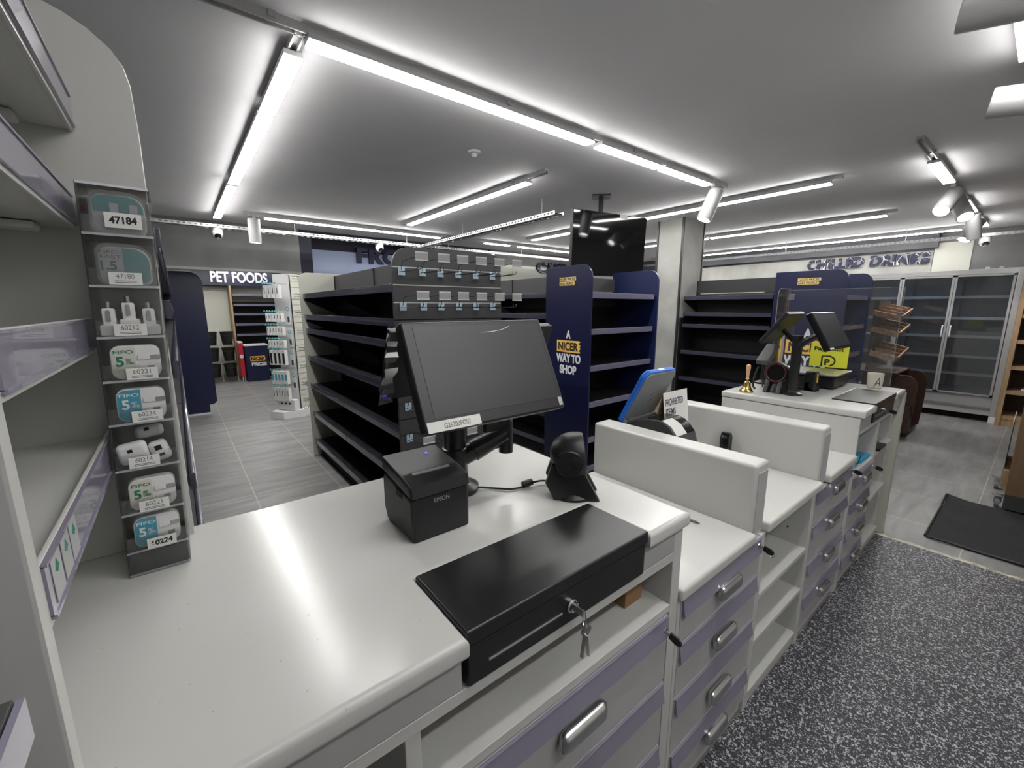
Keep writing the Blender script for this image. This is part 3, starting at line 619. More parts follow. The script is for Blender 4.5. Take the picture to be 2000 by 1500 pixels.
# cabinet 6: end shelves and end post
c6 = thing('counter_cabinet', 'narrow white open shelf cabinet at the far end of the counter', 'cabinet', (3.13, .8, 0))
panel(c6, 'side_panel', 3.325, 3.36, FR+.02, BK, .0, .905); panel(c6, 'back_panel', 2.926, 3.325, .80, .815, .05, .82, m='lamg')
panel(c6, 'rail', 2.927, 3.325, FR, FR+.1, .82, .843); panel(c6, 'platform', 2.927, 3.325, FR+.1, 1.0, .826, .838)
for z in (.64, .36, .07): panel(c6, 'shelf', 2.926, 3.325, FR, .80, z-.018, z)
panel(c6, 'plinth', 2.926, 3.36, FR+.012, FR+.03, 0, .05); panel(c6, 'fascia', 3.19, 3.36, FR, FR+.018, .843, .903, m='lam')
tag(MB().box(3.402, 3.445, .47, 1.10, 0, .915, .003).build('counter_end_panel', 'bone'), 'tall off-white end panel closing the far end of the counter', 'panel')

# ------------------------------------------------------------------ cash drawers and keys
def cash_drawer(lab, x0, x1, yb):
    t = thing('cash_drawer', lab, 'cash drawer', ((x0+x1)/2, .6, .845))
    MB().box(x0, x1, FR+.006, yb-.004, .845, .920, .003).build('case', 'blkm', t)
    f = MB().box(x0+.002, x1-.002, FR-.006, FR+.008, .846, .918, .003).build('drawer_front', 'blkm', t)
    MB().box(x0-.003, x1+.003, FR-.010, yb, .921, .949, .004, 3).build('lid', 'blkm', t)
    MB().box(x0+.04, x0+.205, FR-.0075, FR-.0055, .874, .877).build('slot', 'alu', f)
    kx = x0+.228; q = MB()
    q.lathe([(.013, 0), (.013, .004), (.010, .006), (.010, .011), (.007, .0115), (0, .0115)], (kx, FR-.006, .882), (0, -1, 0), 24); q.build('lock', 'chrome', f)
    return t
cash_drawer('large black cash drawer set in the notch of the near worktop', .292, .755, .652)
cash_drawer('black cash drawer of the far till, beside the mug', 2.717, 3.178, .662)
def key_blade(m, top, d, L=.045):
    top = Vector(top); d = Vector(d).normalized(); s = d.cross(Vector((0, 1, 0))).normalized()
    m.lathe([(.0115, -.0012), (.0115, .0012)], top+d*.010, (0, 1, .15), 20)
    X = Matrix.Translation(top+d*(.020+L/2)) @ d.to_track_quat('Z', 'Y').to_matrix().to_4x4()
    m.box(-.0035, .0035, -.001, .001, -L/2, L/2, 0, 1, X)
kt = thing('key_ring', 'bunch of metal keys hanging from the lock of the near cash drawer', 'keys', (.52, .47, .84))
m = MB(); m.box(.5185, .5215, .448, .476, .875, .889, .001); m.build('key', 'steel', kt)
m = MB(); c0 = Vector((.526, .452, .868)); m.tube([c0+Vector((.35*.017*math.cos(a), .55*.017*math.cos(a), .017*math.sin(a))) for a in [i*6.2832/20 for i in range(20)]], .0012, 6, True); m.build('ring', 'chrome', kt)
for dx, dd in ((0, (.10, 0, -1)), (.003, (-.16, 0, -1))):
    m = MB(); key_blade(m, (.528+dx, .448+dx, .853), dd); m.build('key', 'steel', kt)
def fob_key(lab, x, z, y=FR, tilt=.25):
    t = thing('cabinet_key', lab, 'key', (x, y-.012, z), group=None)
    MB().box(x-.0012, x+.0012, y-.020, y-.006, z-.004, z+.004).build('shank', 'chrome', t)
    X = Matrix.Translation((x, y-.019, z)) @ Matrix.Rotation(tilt, 4, 'X')
    m = MB(); m.prism([(0, -.009), (-.020, -.011), (-.030, -.006), (-.033, 0), (-.030, .006), (-.020, .011), (0, .009)], 'yz', -.003, .003, .0012, 2, X)
    m.build('fob', 'blk', t)
    m = MB(); p = [X @ Vector((0, -.027+.008*math.cos(a), -.006+.008*math.sin(a))) for a in [i*6.2832/16 for i in range(16)]]
    m.tube(p, .0009, 6, True); m.build('ring', 'chrome', t)
fob_key('black-headed key in the wide drawer under the near cash drawer', .862, .640)
fob_key('black-headed key in the top drawer beside the first divider', 1.405, .665)
fob_key('black-headed key in the top drawer below the second divider', 2.43, .668)
fob_key('black-headed key in the top drawer under the blue packet', 2.885, .575)
fob_key('small key in the lock of the far cash drawer', 2.945, .882, y=FR-.008)

# ------------------------------------------------------------------ near till equipment
# receipt printer
pr = thing('receipt_printer', 'black receipt printer with small white lettering in front of the till screen', 'printer', (.405, .83, ZT+.001))
z0 = ZT+.001
body = MB(); body.prism([(.755, z0), (.895, z0), (.91, z0+.03), (.91, z0+.10), (.898, z0+.118), (.755, z0+.095)], 'yz', .335, .475, .009, 3); body.build('body', 'blk', pr)
body = MB(); body.prism([(.752, z0+.098), (.758, z0+.122), (.80, z0+.132), (.905, z0+.150), (.908, z0+.120), (.755, z0+.0965)], 'yz', .334, .476, .006, 3); lid = body.build('lid', 'blk', pr)
sl_ = Matrix.Translation((.405, .800, z0+.1325)) @ Matrix.Rotation(math.radians(10), 4, 'X')
MB().box(-.045, .045, -.004, .004, -.002, .0012, 0, 1, sl_).build('paper_slot', 'alu', lid)
MB().cyl((.43, .872, z0+.146), (.43, .872, z0+.1475), .003).build('indicator', 'led', pr)
MB().box(.3335, .336, .80, .83, z0+.085, z0+.10).build('lid_catch', 'dark', pr)
text('lettering', 'EPSON', .036, .0095, (.387, .7546, z0+.078), (1, 0, 0), (0, 0, 1), 'alu', pr, .0006, .0)
# pole and arm with two screens
ps = thing('till_screen', 'black touch screen till on a swing arm, label G26200POS2 on its corner', 'till screen', (.55, .93, ZT))
MB().lathe([(.062, 0), (.062, .012), (.04, .022), (.03, .03)], (.545, .935, ZT+.001), n=36).build('base', 'blkm', ps)
MB().lathe([(.034, .02), (.034, .115), (.033, .118), (.029, .12), (.029, .30), (0, .301)], (.545, .935, ZT+.001), n=36).build('pole', 'blkm', ps)
A = Vector((.56, .93, 1.035)); B = Vector((.685, .90, 1.085))
m = MB(); m.cyl(A, A+(B-A)*.3, .027, n=28); m.build('arm', 'blkm', ps)
m = MB(); m.cyl(A+(B-A)*.26, B, .031, .024, n=28); m.build('arm_sleeve', 'blkm', ps)
MB().cyl((.69, .90, 1.03), (.69, .90, 1.135), .020, n=28).build('pivot', 'blkm', ps)
m = MB(); m.tube([(.69, .90, 1.12), (.685, .88, 1.15), (.66, .85, 1.20), (.60, .82, 1.26)], .017, 12); m.build('upper_arm', 'blkm', ps)
m = MB(); m.box(.585, .665, .845, .862, 1.115, 1.17, .004); m.build('cable_bracket', 'blkm', ps)
SC = Matrix(((1, 0, 0, .549), (0, .9, -.433, .7700), (0, .433, .9, 1.294), (0, 0, 0, 1)))
# local frame: x right, z up the screen, -y towards the viewer
R3 = Matrix.Translation((.549, .770, 1.294)) @ Matrix.Rotation(-math.radians(25.6), 4, 'X')
m = MB(); m.box(-.1925, .1925, 0, .030, -.1195, .1195, .006, 3, R3); sc_ = m.build('screen_housing', 'blk', ps)
m = MB(); m.box(-.167, .175, -.0008, .0002, -.092, .106, 0, 1, R3); m.build('display', 'screen', sc_, label='blank dark grey display')
m = MB(); m.box(-.06, .06, .03, .05, -.06, .06, .006, 2, R3); m.build('mount_plate', 'blkm', sc_)
lb = Matrix.Translation((0, 0, 0)); m = MB(); m.box(-.187, -.062, -.0012, 0, -.1185, -.097, 0, 1, R3); m.build('name_label', 'paper', sc_, label='white label lettered G26200POS2')
o_ = R3 @ Vector((-.150, -.0014, -.1135)); text('lettering', 'G26200POS2', .062, .0105, o_, R3.to_3x3() @ Vector((1, 0, 0)), R3.to_3x3() @ Vector((0, 0, 1)), 'ink', sc_, .0003, -.01)
m = MB(); m.box(.172, .184, -.0012, 0, -.113, -.092, 0, 1, R3); m.build('corner_sticker', 'alu', sc_)
m = MB(); m.tube([R3 @ Vector(p) for p in ((.0, -.0012, .088), (.03, -.0012, .089), (.06, -.0012, .093), (.085, -.0012, .101))], .0007, 5); m.build('scratch', 'alu', sc_)
# customer display behind
R4 = Matrix.Translation((.585, .893, 1.305)) @ Matrix.Rotation(math.radians(22), 4, 'X')
cd2 = thing('customer_display', 'second screen behind the till screen still edged in crinkled clear film', 'screen', (.585, .893, 1.2))
m = MB(); m.box(-.235, .235, -.012, .014, -.085, .085, .004, 2, R4); m.build('housing', 'blk', cd2)
m = MB(); m.box(-.228, .228, .014, .0152, -.078, .078, 0, 1, R4); m.build('display', 'blks', cd2)
m = MB(); pts = []
rr = random.Random(3)
f0 = [R4 @ Vector((-.238+rr.uniform(-.012, 0), -.014+rr.uniform(-.004, .002), -.095+.19*i/14)) for i in range(15)]
f1 = [R4 @ Vector((-.232+rr.uniform(0, .004), .012+rr.uniform(-.004, .008), -.093+.186*i/14)) for i in range(15)]
f2 = [R4 @ Vector((-.215+rr.uniform(-.006, .006), -.0135, -.090+.18*i/14)) for i in range(15)]
for s_ in ((f0, f1), (f2, f0)):
    va = [m.bm.verts.new(p) for p in s_[0]]; vb = [m.bm.verts.new(p) for p in s_[1]]
    for i in range(14): m.bm.faces.new((va[i], va[i+1], vb[i+1], vb[i]))
m.build('protective_film', 'film', cd2, sharp=5)
# barcode scanner with cable
def orbit(lab, x, y, rz, s=1.0, red=True):
    """presentation scanner: built facing +x"""
    t = thing('barcode_scanner', lab, 'barcode scanner', (x, y, ZT+.001), rz, local=True)
    b = MB()
    b.lathe([(.050*s, 0), (.050*s, .006), (.042*s, .014), (.024*s, .05), (.020*s, .07)], (0, 0, 0), n=28)
    for sy in (-1, 1):
        b.prism([(-.045*s, 0), (.062*s, 0), (.030*s, .060*s), (.0, .085*s), (-.052*s, .085*s), (-.066*s, .04*s)], 'xz', sy*.030*s-.011*s, sy*.030*s+.011*s, .004*s)
    b.build('stand', 'blk', t)
    h = MB(); c = Vector((-.004*s, 0, .098*s)); ax = Vector((1, 0, .12)).normalized()
    h.lathe([(0, -.052), (.022, -.050), (.041, -.039), (.053, -.018), (.057, .004), (.055, .024), (.051, .031), (.045, .031), (.042, .022)], c, ax, 36, cap=False)
    for v in h.bm.verts: v.co = c + (v.co-c)*s
    hd = h.build('head', 'blk', t, sharp=50)
    MB().cyl(c+ax*.021*s, c+ax*.022*s, .0425*s, n=32).build('scan_window', 'blks', hd)
    q = MB(); u = ax.orthogonal().normalized(); v2 = ax.cross(u)
    q.tube([c+ax*.026*s+(u*math.cos(a)+v2*math.sin(a))*.0440*s for a in [i*6.2832/32 for i in range(32)]], .0022*s, 8, True); q.build('red_ring', 'redl', hd, label='red ring around the scan window')
    for sy in (-1, 1): MB().lathe([(.032*s, 0), (.032*s, .008*s), (.030*s, .0105*s), (0, .0107*s)], c+Vector((-.006*s, sy*.044*s, -.004*s)), (0, sy, 0), 32).build('pivot_cover', 'blk', hd)
    return t
orbit('black barcode scanner beside the till screen, its red window turned away', .772, .718, math.radians(-44), 1.08)
cb = thing('scanner_cable', 'black cable with a ferrite lump between printer and scanner', 'cable', (.68, .85, ZT))
z = ZT+.0045
P = [(.53, .90, z+.01), (.575, .893, z+.008), (.613, .882, z), (.64, .852, z), (.66, .834, z), (.69, .827, z), (.715, .825, z+.004), (.75, .815, z+.006), (.72+.055, .79, z+.004), (.735+.03, .77, z+.006)]
def smooth(P, n=8):
    P = [Vector(p) for p in P]; out = []
    for i in range(len(P)-1):
        a, b, c, d = P[max(i-1, 0)], P[i], P[i+1], P[min(i+2, len(P)-1)]
        for k in range(n):
            t = k/n; out.append(.5*((2*b)+(-a+c)*t+(2*a-5*b+4*c-d)*t*t+(-a+3*b-3*c+d)*t**3))
    return out+[P[-1]]
MB().tube(smooth(P), .0028, 8).build('cord', 'wblk', cb)
MB().lathe([(.004, 0), (.009, .002), (.0095, .005), (.0095, .028), (.009, .031), (.004, .033)], (.690, .828, z+.005), (.031, -.006, .004), 20).build('ferrite', 'blk', cb)
# pen on the low worktop
pn = thing('pen', 'silver pen lying on the low worktop behind the near till', 'pen', (1.25, .66, ZL+.006))
MB().cyl((1.270, .765, ZL+.005), (1.272, .630, ZL+.005), .0042, n=14).build('barrel', 'greyp', pn)
MB().cyl((1.272, .630, ZL+.005), (1.272, .615, ZL+.005), .0034, .001, 14).build('tip', 'dkg', pn)
# cardboard boxes in the recesses
cbx = thing('cardboard_box', 'small cardboard box inside the open recess under the near till', 'box', (.82, .59, .703))
MB().box(.783, .850, .545, .64, .703, .748).build('base', 'card', cbx); MB().box(.780, .853, .541, .644, .745, .762, .001).build('lid', 'card', cbx)
b2_ = thing('blue_packet', 'bright blue plastic packet with a black strap in the far till recess', 'packet', (2.62, .56, .623))
MB().box(2.52, 2.72, .505, .67, .623, .668, .012, 3).build('packet', 'cyan', b2_)
MB().tube(smooth([(2.535, .51, .672), (2.60, .503, .655), (2.66, .502, .640), (2.71, .505, .668)]), .0018, 6).build('strap', 'wblk', b2_)
bb = thing('cardboard_box', 'brown cardboard box resting on the blue packet under the far till', 'box', (2.75, .66, .67))
MB().box(2.62, 2.84, .56, .76, .669, .735, .002).build('carton', 'card', bb); MB().box(2.78, 2.83, .559, .5605, .68, .72).build('label', 'paper', bb)
MB().box(2.725, 2.895, .50, .556, .623, .640, .003).build('flap', 'cyan', b2_)
rm = thing('handheld_remote', 'flat black gadget on the shelf of the far end cabinet', 'gadget', (3.04, .50, .64))
MB().box(2.965, 3.13, .475, .53, .641, .656, .005).build('body', 'blks', rm)
# coiled cable in the open bay
m = MB(); m.tube(smooth([(1.50, .60, .69), (1.53, .58, .60), (1.58, .56, .52), (1.64, .57, .53), (1.66, .58, .62), (1.63, .60, .688)]), .004, 8)
tag(m.build('loose_cable', 'wblk'), 'black loose cable hanging in the open shelf bay', 'cable')
# ------------------------------------------------------------------ display hooks on the slatwall end
M['tkt'] = clear('ticket_holder_clear', (.8, .8, .82), .3, .2, .42)
def hook_proto(tagc=True, L=.235):
    t = thing('display_hook', '', 'display hook', (0, 0, 0), group='ticketed display hooks on the slatwall end', local=True)
    m = MB(); m.box(-.019, .019, -.004, 0, -.042, .002, .001); m.build('back_plate', 'ltag', t)
    m = MB(); m.tube(smooth([(-.012, -.003, -.026), (-.012, -L*.6, -.026), (-.012, -L*.9, -.022), (-.012, -L+.02, -.008)], 4), .0018, 6); m.build('prong', 'wblk', t)
    m = MB(); m.tube(smooth([(.010, -.003, -.026), (.010, -L*.6, -.026), (.010, -L*.9, -.022), (.010, -L+.02, -.008)], 4), .0018, 6); m.build('prong', 'wblk', t)
    m = MB(); m.tube(smooth([(-.001, -.004, -.015), (-.001, -.02, .022), (-.001, -.06, .030), (-.001, -L, .036)], 4), .0016, 6); m.build('ticket_arm', 'wblk', t)
    m = MB(); m.box(-.033, .033, -L-.004, -L-.0025, .014, .052); m.build('ticket_holder', 'tkt', t)
    m = MB(); m.box(-.033, .033, -L-.0055, -L-.0024, .046, .053); m.box(-.033, .033, -L-.0055, -L-.0024, .011, .016); m.build('holder_rim', 'white', t)
    return t
hp = hook_proto(); first = True
nth = ('leftmost', 'second', 'third', 'fourth', 'fifth', 'rightmost')
for row, (z, nm) in enumerate(((1.640, 'top'), (1.457, 'second'))):
    for i, x in enumerate((.953, 1.073, 1.182, 1.297, 1.416, 1.539)):
        o = hp if first else dup(hp)
        first = False; o.location = (x, 2.134, z); o['label'] = 'black wire display hook with clear ticket holder, %s on the %s slatwall row' % (nth[i], nm)
for (x, z, l) in ((.955, .911, 'upper of two left below the till screen edge'), (.955, .729, 'lower of two left below the till screen edge'), (1.10, .729, 'half hidden behind the till screen pole'), (1.22, .76, 'low one right of the till pole'), (1.50, .85, 'one near the right end')):
    o = dup(hp); o.location = (x, 2.134, min(SLOTS, key=lambda s: abs(s-z))); o['label'] = 'black wire display hook low on the slatwall, ' + l.replace('upper of two', 'upper hook').replace('lower of two', 'lower hook').replace(' edge', '')

# ------------------------------------------------------------------ left shelving unit on the counter
us = thing('counter_shelf_unit', 'white counter shelf unit at the left with lilac ticket strips and an arched side panel', 'shelving', (-.3, .8, ZT))
arc = [(-.020, ZT), (-.018, 1.35), (-.016, 1.662), (-.015, 1.758), (-.017, 1.829), (-.023, 1.859), (-.037, 1.883), (-.064, 1.907), (-.092, 1.922), (-.13, 1.935), (-.2, 1.945), (-.55, 1.95), (-.55, ZT)]
MB().prism(arc, 'xz', 1.10, 1.122, .002, 2).build('arched_side_panel', 'lam', us)
MB().box(-.55, -.122, .503, .528, ZT, 2.2, .002).build('side_panel', 'lamg', us)
MB().box(-.123, -.1205, .5035, .5275, ZT, 2.2).build('edge_band', 'lam', us)
MB().box(-.555, -.545, .20, 1.10, ZT, 2.2).build('back_panel', 'lam', us)
for i, (zb, zt) in enumerate(((1.742, 1.788), (1.578, 1.623), (1.362, 1.410), (1.150, 1.200))):
    fx = .018 if i == 0 else 0
    sh = MB().box(-.545, -.124+fx, .53, 1.098, zb-.008, zt-.014, .001).build('shelf', 'lam', us)
    MB().box(-.126+fx, -.121+fx, .53, 1.098, zb-.010, zt+.003, .001).build('front_edge', 'lam', sh)
    q = MB(); q.box(-.121+fx, -.1185+fx, .532, 1.096, zb, zt); q.box(-.121+fx, -.1165+fx, .532, 1.096, zb-.003, zb+.001); q.box(-.121+fx, -.1165+fx, .532, 1.096, zt-.001, zt+.002)
    st = q.build('ticket_strip', 'lilac', sh, label='lilac ticket strip')
    q = MB(); q.box(-.46, -.16, 1.03, 1.07, zb-.022, zb-.009, .005); q.build('shelf_bracket', 'lam', sh)
    if i == 3:
        for j, y in enumerate((.548, .592, .634)):
            MB().box(-.1182, -.1176, y, y+.036, zb+.004, zt-.004).build('price_ticket', 'lamg', st)
            MB().prism([(y+.01, zb+.032), (y+.018, zb+.042), (y+.026, zb+.032), (y+.018, zb+.028)], 'yz', -.1176, -.1173).build('ticket_print', 'green', st)
# lower ledge of the neighbouring bay
sh = MB().box(-.5, -.124, .18, .43, 1.105, 1.150, .001).build('side_ledge', 'dkg', us)
MB().box(-.123, -.1185, .18, .43, 1.113, 1.148).build('ticket_strip', 'lilac', sh)
MB().box(-.5, -.20, .43, .503, 1.108, 1.12).build('ledge_bracket', 'lamg', us)

M['clrh'] = clear('clear_acrylic_back', (.97, .975, .97), .05, .06, .03); M['frost'] = clear('acrylic_edge', (.96, .97, .97), .2, .15, .22)
# acrylic charger dispenser
X0, X1, YF, YB = -.116, -.032, .975, 1.098
lean = .018      # the rack leans sideways very slightly towards its foot
def rk(z): return (z-.944)/(1.628-.944)*lean
rack = thing('acrylic_dispenser', 'tall clear acrylic dispenser with eight pockets of chargers and cables', 'dispenser', (-.07, 1.03, ZT))
zs = [.990, 1.063, 1.146, 1.229, 1.305, 1.380, 1.465, 1.548, 1.628]
def skew(m):
    for v in m.bm.verts: v.co.x += rk(v.co.z)
    return m
SH = zs[:-1]
q = MB(); q.box(X0-.003, X0, YF, YB-.002, ZT+.001, 1.628); skew(q).build('side_wall', 'clr', rack)
q = MB(); q.box(X1, X1+.003, YF, YB-.002, ZT+.001, 1.628); skew(q).build('side_wall', 'clr', rack)
q = MB(); q.box(X0, X1, YB-.005, YB-.002, ZT+.001, 1.628); skew(q).build('back_wall', 'clrh', rack)

for z in [ZT+.002] + SH + [1.625]:
    q = MB(); q.box(X0, X1, YF, YB-.005, z, z+.003); skew(q).build('pocket_floor', 'clrh', rack)
    q = MB(); q.box(X0-.002, X1+.002, YF-.0015, YF+.0005, z-.0008, z+.003); skew(q).build('pocket_edge', 'fshelf', rack, label='bright polished pocket edge')
for z in SH: 
    q = MB(); q.box(X0, X1, YF-.003, YF-.001, z, z+.030); skew(q).build('pocket_lip', 'clr', rack)
q = MB(); q.box(X0, X1, YF-.003, YF-.001, ZT+.002, .988); skew(q).build('base_front', 'clrh', rack)
q = MB(); q.box(X0+.006, X1-.006, YB-.02, YB-.016, 1.600, 1.608); skew(q).build('red_card', 'red', rack)
def tagcard(par, xc, z, body, hand=False, w_=.042, h_=.020, y=YF-.0042):
    q = MB(); q.box(xc-w_/2, xc+w_/2, y, y+.0005, z, z+h_); skew(q)
    c = q.build('price_label', 'paper', par, label='white label lettered ' + body)
    hh = h_*(.5 if hand else .38); ww = w_*(.75 if hand else .55)
    text('lettering', body, ww, hh, (xc-ww/2+rk(z), y-.0002, z+h_*(.25 if hand else .5)), (1, 0, .03 if hand else 0), (0, 0, 1), 'ink' if hand else 'dkg', c, .0002, .035 if hand else -.012)
    if not hand:
        for k_ in (.28, .16): 
            q = MB(); q.box(xc-ww*.6+rk(z), xc+ww*.6+rk(z), y-.0003, y-.0001, z+h_*k_, z+h_*k_+.0008); q.build('small_print', 'dkg', c)
def case_pack(par_lab, i, colr, text_big, brand, yoff=.0, rot=0, rightprint=True):
    """rounded clear case with printed insert; sits in pocket i"""
    z = SH[i]+.004; x0, x1 = X0+.010, X1-.008; hgt = .058; yb = YF+.006
    t = thing('cable_case', par_lab, 'cable case', ((x0+x1)/2, yb+.01, z), group=None)
    q = MB(); q.prism(rrect(x0, x1, z, z+hgt, (.014,)*4), 'xz', yb, yb+.020, .002); skew(q).build('case', 'white', t)
    xm = x0+(x1-x0)*.5
    q = MB(); q.prism(rrect(x0+.002, xm, z+.002, z+hgt-.002, (.012, 0, 0, .012)), 'xz', yb-.0010, yb-.0004); skew(q)
    q.build('printed_insert', colr, t)
    tc = 'txw' if colr == 'tealb' else 'green'
    text('lettering', brand, .026, .006, (x0+.006+rk(z), yb-.0014, z+hgt-.014), (1, 0, 0), (0, 0, 1), tc, t, .0003, .01)
    text('lettering', text_big, .010, .017, (x0+.008+rk(z), yb-.0014, z+hgt-.036), (1, 0, 0), (0, 0, 1), tc, t, .0003, .03)
    text('lettering', 'FEET\nLONG', .010, .010, (x0+.021+rk(z), yb-.0014, z+hgt-.033), (1, 0, 0), (0, 0, 1), tc, t, .0003, .02)
    if rightprint:
        for zz, wd_ in ((z+hgt-.022, .030), (z+hgt-.040, .022)):
            q = MB(); q.box(xm+.003, xm+.003+wd_*.55, yb-.0022, yb-.0004, zz-.004, zz+.005, .0007); skew(q).build('plug_body', 'white', t)
            q = MB(); q.box(xm+.003+wd_*.55, xm+.003+wd_, yb-.0020, yb-.0004, zz-.003, zz+.004, .0003); skew(q).build('plug_tip', 'steel', t)
    return t
case_pack('blue printed 5 feet cable case in the bottom pocket of the acrylic dispenser', 0, 'tealb', '5', 'FIFO')
case_pack('white and green 5 feet cable case in the second pocket from the bottom', 1, 'cream', '5', 'FIFO')
case_pack('blue printed 5 feet cable case just above the loose chargers', 3, 'tealb', '5', 'FIFO')
case_pack('white and green 5 feet cable case below the three plug adapters', 4, 'cream', '5', 'FIFO')
tagcard(rack, -.068, .992, '60224', True); tagcard(rack, -.072, 1.066, '60221'); tagcard(rack, -.078, 1.150, '60214'); tagcard(rack, -.066, 1.232, '60224')
tagcard(rack, -.066, 1.308, '60221'); tagcard(rack, -.074, 1.384, '60212'); tagcard(rack, -.072, 1.469, '47180'); tagcard(rack, -.066, 1.560, '47184', True, .046, .024)
# three plug adapters
for i, (dx, up, lb) in enumerate(((-.026, 0, 'left'), (0, .010, 'middle'), (.026, 0, 'right'))):
    z = SH[5]+.004; xc = (X0+X1)/2+dx+rk(z); t = thing('plug_adapter', 'white plug adapter with a slot, %s of the three in their pocket' % lb, 'plug adapter', (xc, YF+.02, z))
    MB().box(xc-.013, xc+.013, YF+.006+i*.001, YF+.035, z, z+.018+up, .003).build('base', 'white', t)
    MB().box(xc-.0085, xc+.0085, YF+.010, YF+.028, z+.016+up, z+.046+up, .003).build('body', 'white', t)
    q = MB(); q.prism([(xc+.0028*math.cos(a), z+.033+up+(.007 if math.sin(a) > 0 else -.007)*1+.0028*math.sin(a)) for a in [j*6.2832/16+.01 for j in range(16)]], 'xz', YF+.0085, YF+.0101); q.build('port', 'steel', t)
    MB().cyl((xc, YF+.019, z+.046+up), (xc, YF+.019, z+.057+up), .0035, n=14).build('pin', 'steel', t)
# loose chargers pocket
z = SH[2]+.005
for i, (xc, zc, r_, lb, yy_) in enumerate(((-.093, z+.022, -.15, 'left', .006), (-.055, z+.018, -.25, 'right, showing two dark ports', .012), (-.070, z+.050, -.12, 'lying behind the other two', .045))):
    t = thing('car_charger', 'white rounded charger, ' + lb + ', in the charger pocket', 'charger', (xc+rk(zc), YF+.02, z), group=None)
    X = Matrix.Translation((xc+rk(zc), YF+yy_, zc)) @ Matrix.Rotation(r_, 4, 'Y')
    q = MB(); q.box(-.021 if i != 1 else -.015, .021 if i != 1 else .013, 0, .022, -.018 if i < 2 else -.011, .020 if i < 2 else .011, .008, 4, X); q.build('body', 'white', t)
    q = MB()
    if i == 1: q.box(-.006, .004, -.0006, .001, .004, .013, 0, 1, X); q.box(-.004, .004, -.0006, .001, -.008, -.003, 0, 1, X)
    else: q.box(-.006, .001, -.0006, .001, .004, .010, 0, 1, X)
    q.build('port', 'ink', t)
# two teal plug packs on top pockets
def teal_pack(lab, i, split):
    z = SH[i]+.004; x0, x1 = X0+.012, X1-.006; yb = YF+.008
    t = thing('charger_pack', lab, 'charger pack', ((x0+x1)/2, yb, z))
    q = MB(); q.prism(rrect(x0, x1, z, z+.062, (.016, .012, .022, .014)), 'xz', yb, yb+.022, .002); skew(q).build('pack', 'white', t)
    if split:      # teal top band
        q = MB(); q.prism(rrect(x0+.002, x1-.002, z+.034, z+.060, (0, 0, .02, .012)), 'xz', yb-.001, yb-.0004); skew(q).build('printed_insert', 'teal', t)
        for dx in (.022, .046):
            q = MB(); q.box(x0+dx, x0+dx+.011, yb-.004, yb, z+.030, z+.048, .001); skew(q).build('plug', 'white', t)
    else:
        xm = (x0+x1)/2-.002
        q = MB(); q.prism(rrect(xm, x1-.002, z+.004, z+.060, (0, .010, .022, 0)), 'xz', yb-.001, yb-.0004); skew(q).build('printed_insert', 'teal', t)
        text('lettering', 'FAST', .026, .005, (x0+.004+rk(z), yb-.0012, z+.043), (1, 0, 0), (0, 0, 1), 'dkg', t, .0003, .0)
        text('lettering', 'FIFO', .024, .005, (x0+.004+rk(z), yb-.0012, z+.051), (1, 0, 0), (0, 0, 1), 'dkg', t, .0003, .0)
        text('lettering', '1.5', .020, .015, (x0+.003+rk(z), yb-.0012, z+.024), (1, 0, 0), (0, 0, 1), 'green', t, .0003, .03)
    q = MB(); q.prism(rrect(x0-.003, x1+.003, z+.0005, z+.067, (.012, .012, .024, .016)), 'xz', yb-.0045, yb-.0042); skew(q).build('film_wrap', 'film', t)
teal_pack('pack with teal band and white plugs in the top pocket, hand-written 47184', 7, True)
teal_pack('white and teal FAST 1.5 charger pack in the second pocket from the top', 6, False)

# ------------------------------------------------------------------ phone accessory spinner stand
sn = thing('accessory_stand', 'tall white phone accessory stand with slat panels and bare wire hooks', 'display stand', (1.13, 6.2, 0), math.radians(0), local=False)
# tower: left face looks to the front-left, right face looks right; plan corners
a0 = Vector((1.03, 6.26, 0)); a1 = Vector((1.19, 6.07, 0)); a2 = Vector((1.38, 6.24, 0)); a3 = Vector((1.2, 6.42, 0))
def wallq(m, p, q_, z0, z1, t_=.012):
    d = (q_-p).normalized(); n = Vector((d.y, -d.x, 0))
    pts = [p, q_, q_-n*t_, p-n*t_]; m.prism([(v.x, v.y) for v in pts], 'xy', z0, z1)
m = MB(); wallq(m, a0, a1, .06, 1.86); m.build('front_panel', 'white', sn)
m = MB(); wallq(m, a1, a2, .06, 1.86); m.build('side_panel', 'cream', sn)
m = MB(); wallq(m, a2, a3, .06, 1.86); m.build('back_panel', 'cream', sn)
m = MB(); wallq(m, a3, a0, .06, 1.86); m.build('back_panel', 'cream', sn)
m = MB(); m.cyl(a1+Vector((0, -.004, .02)), a1+Vector((0, -.004, 1.84)), .007, n=10); m.build('corner_strip', 'wblk', sn)
m = MB(); m.prism([(.84, 6.14), (.96, 5.98), (1.21, 5.99), (1.42, 6.22), (1.2, 6.5)], 'xy', 0, .10, .004); bs_ = m.build('base', 'white', sn)
d1 = (a1-a0).normalized(); n1 = Vector((d1.y, -d1.x, 0)); d2 = (a2-a1).normalized(); n2 = Vector((d2.y, -d2.x, 0))
z = .12
while z < 1.86: p = a1+n2*.001; MB().cyl(p+Vector((0, 0, z)), a2+n2*.001+Vector((0, 0, z)), .0025, n=6).build('wire_rail', 'wire', sn); z += .075
hookm = None
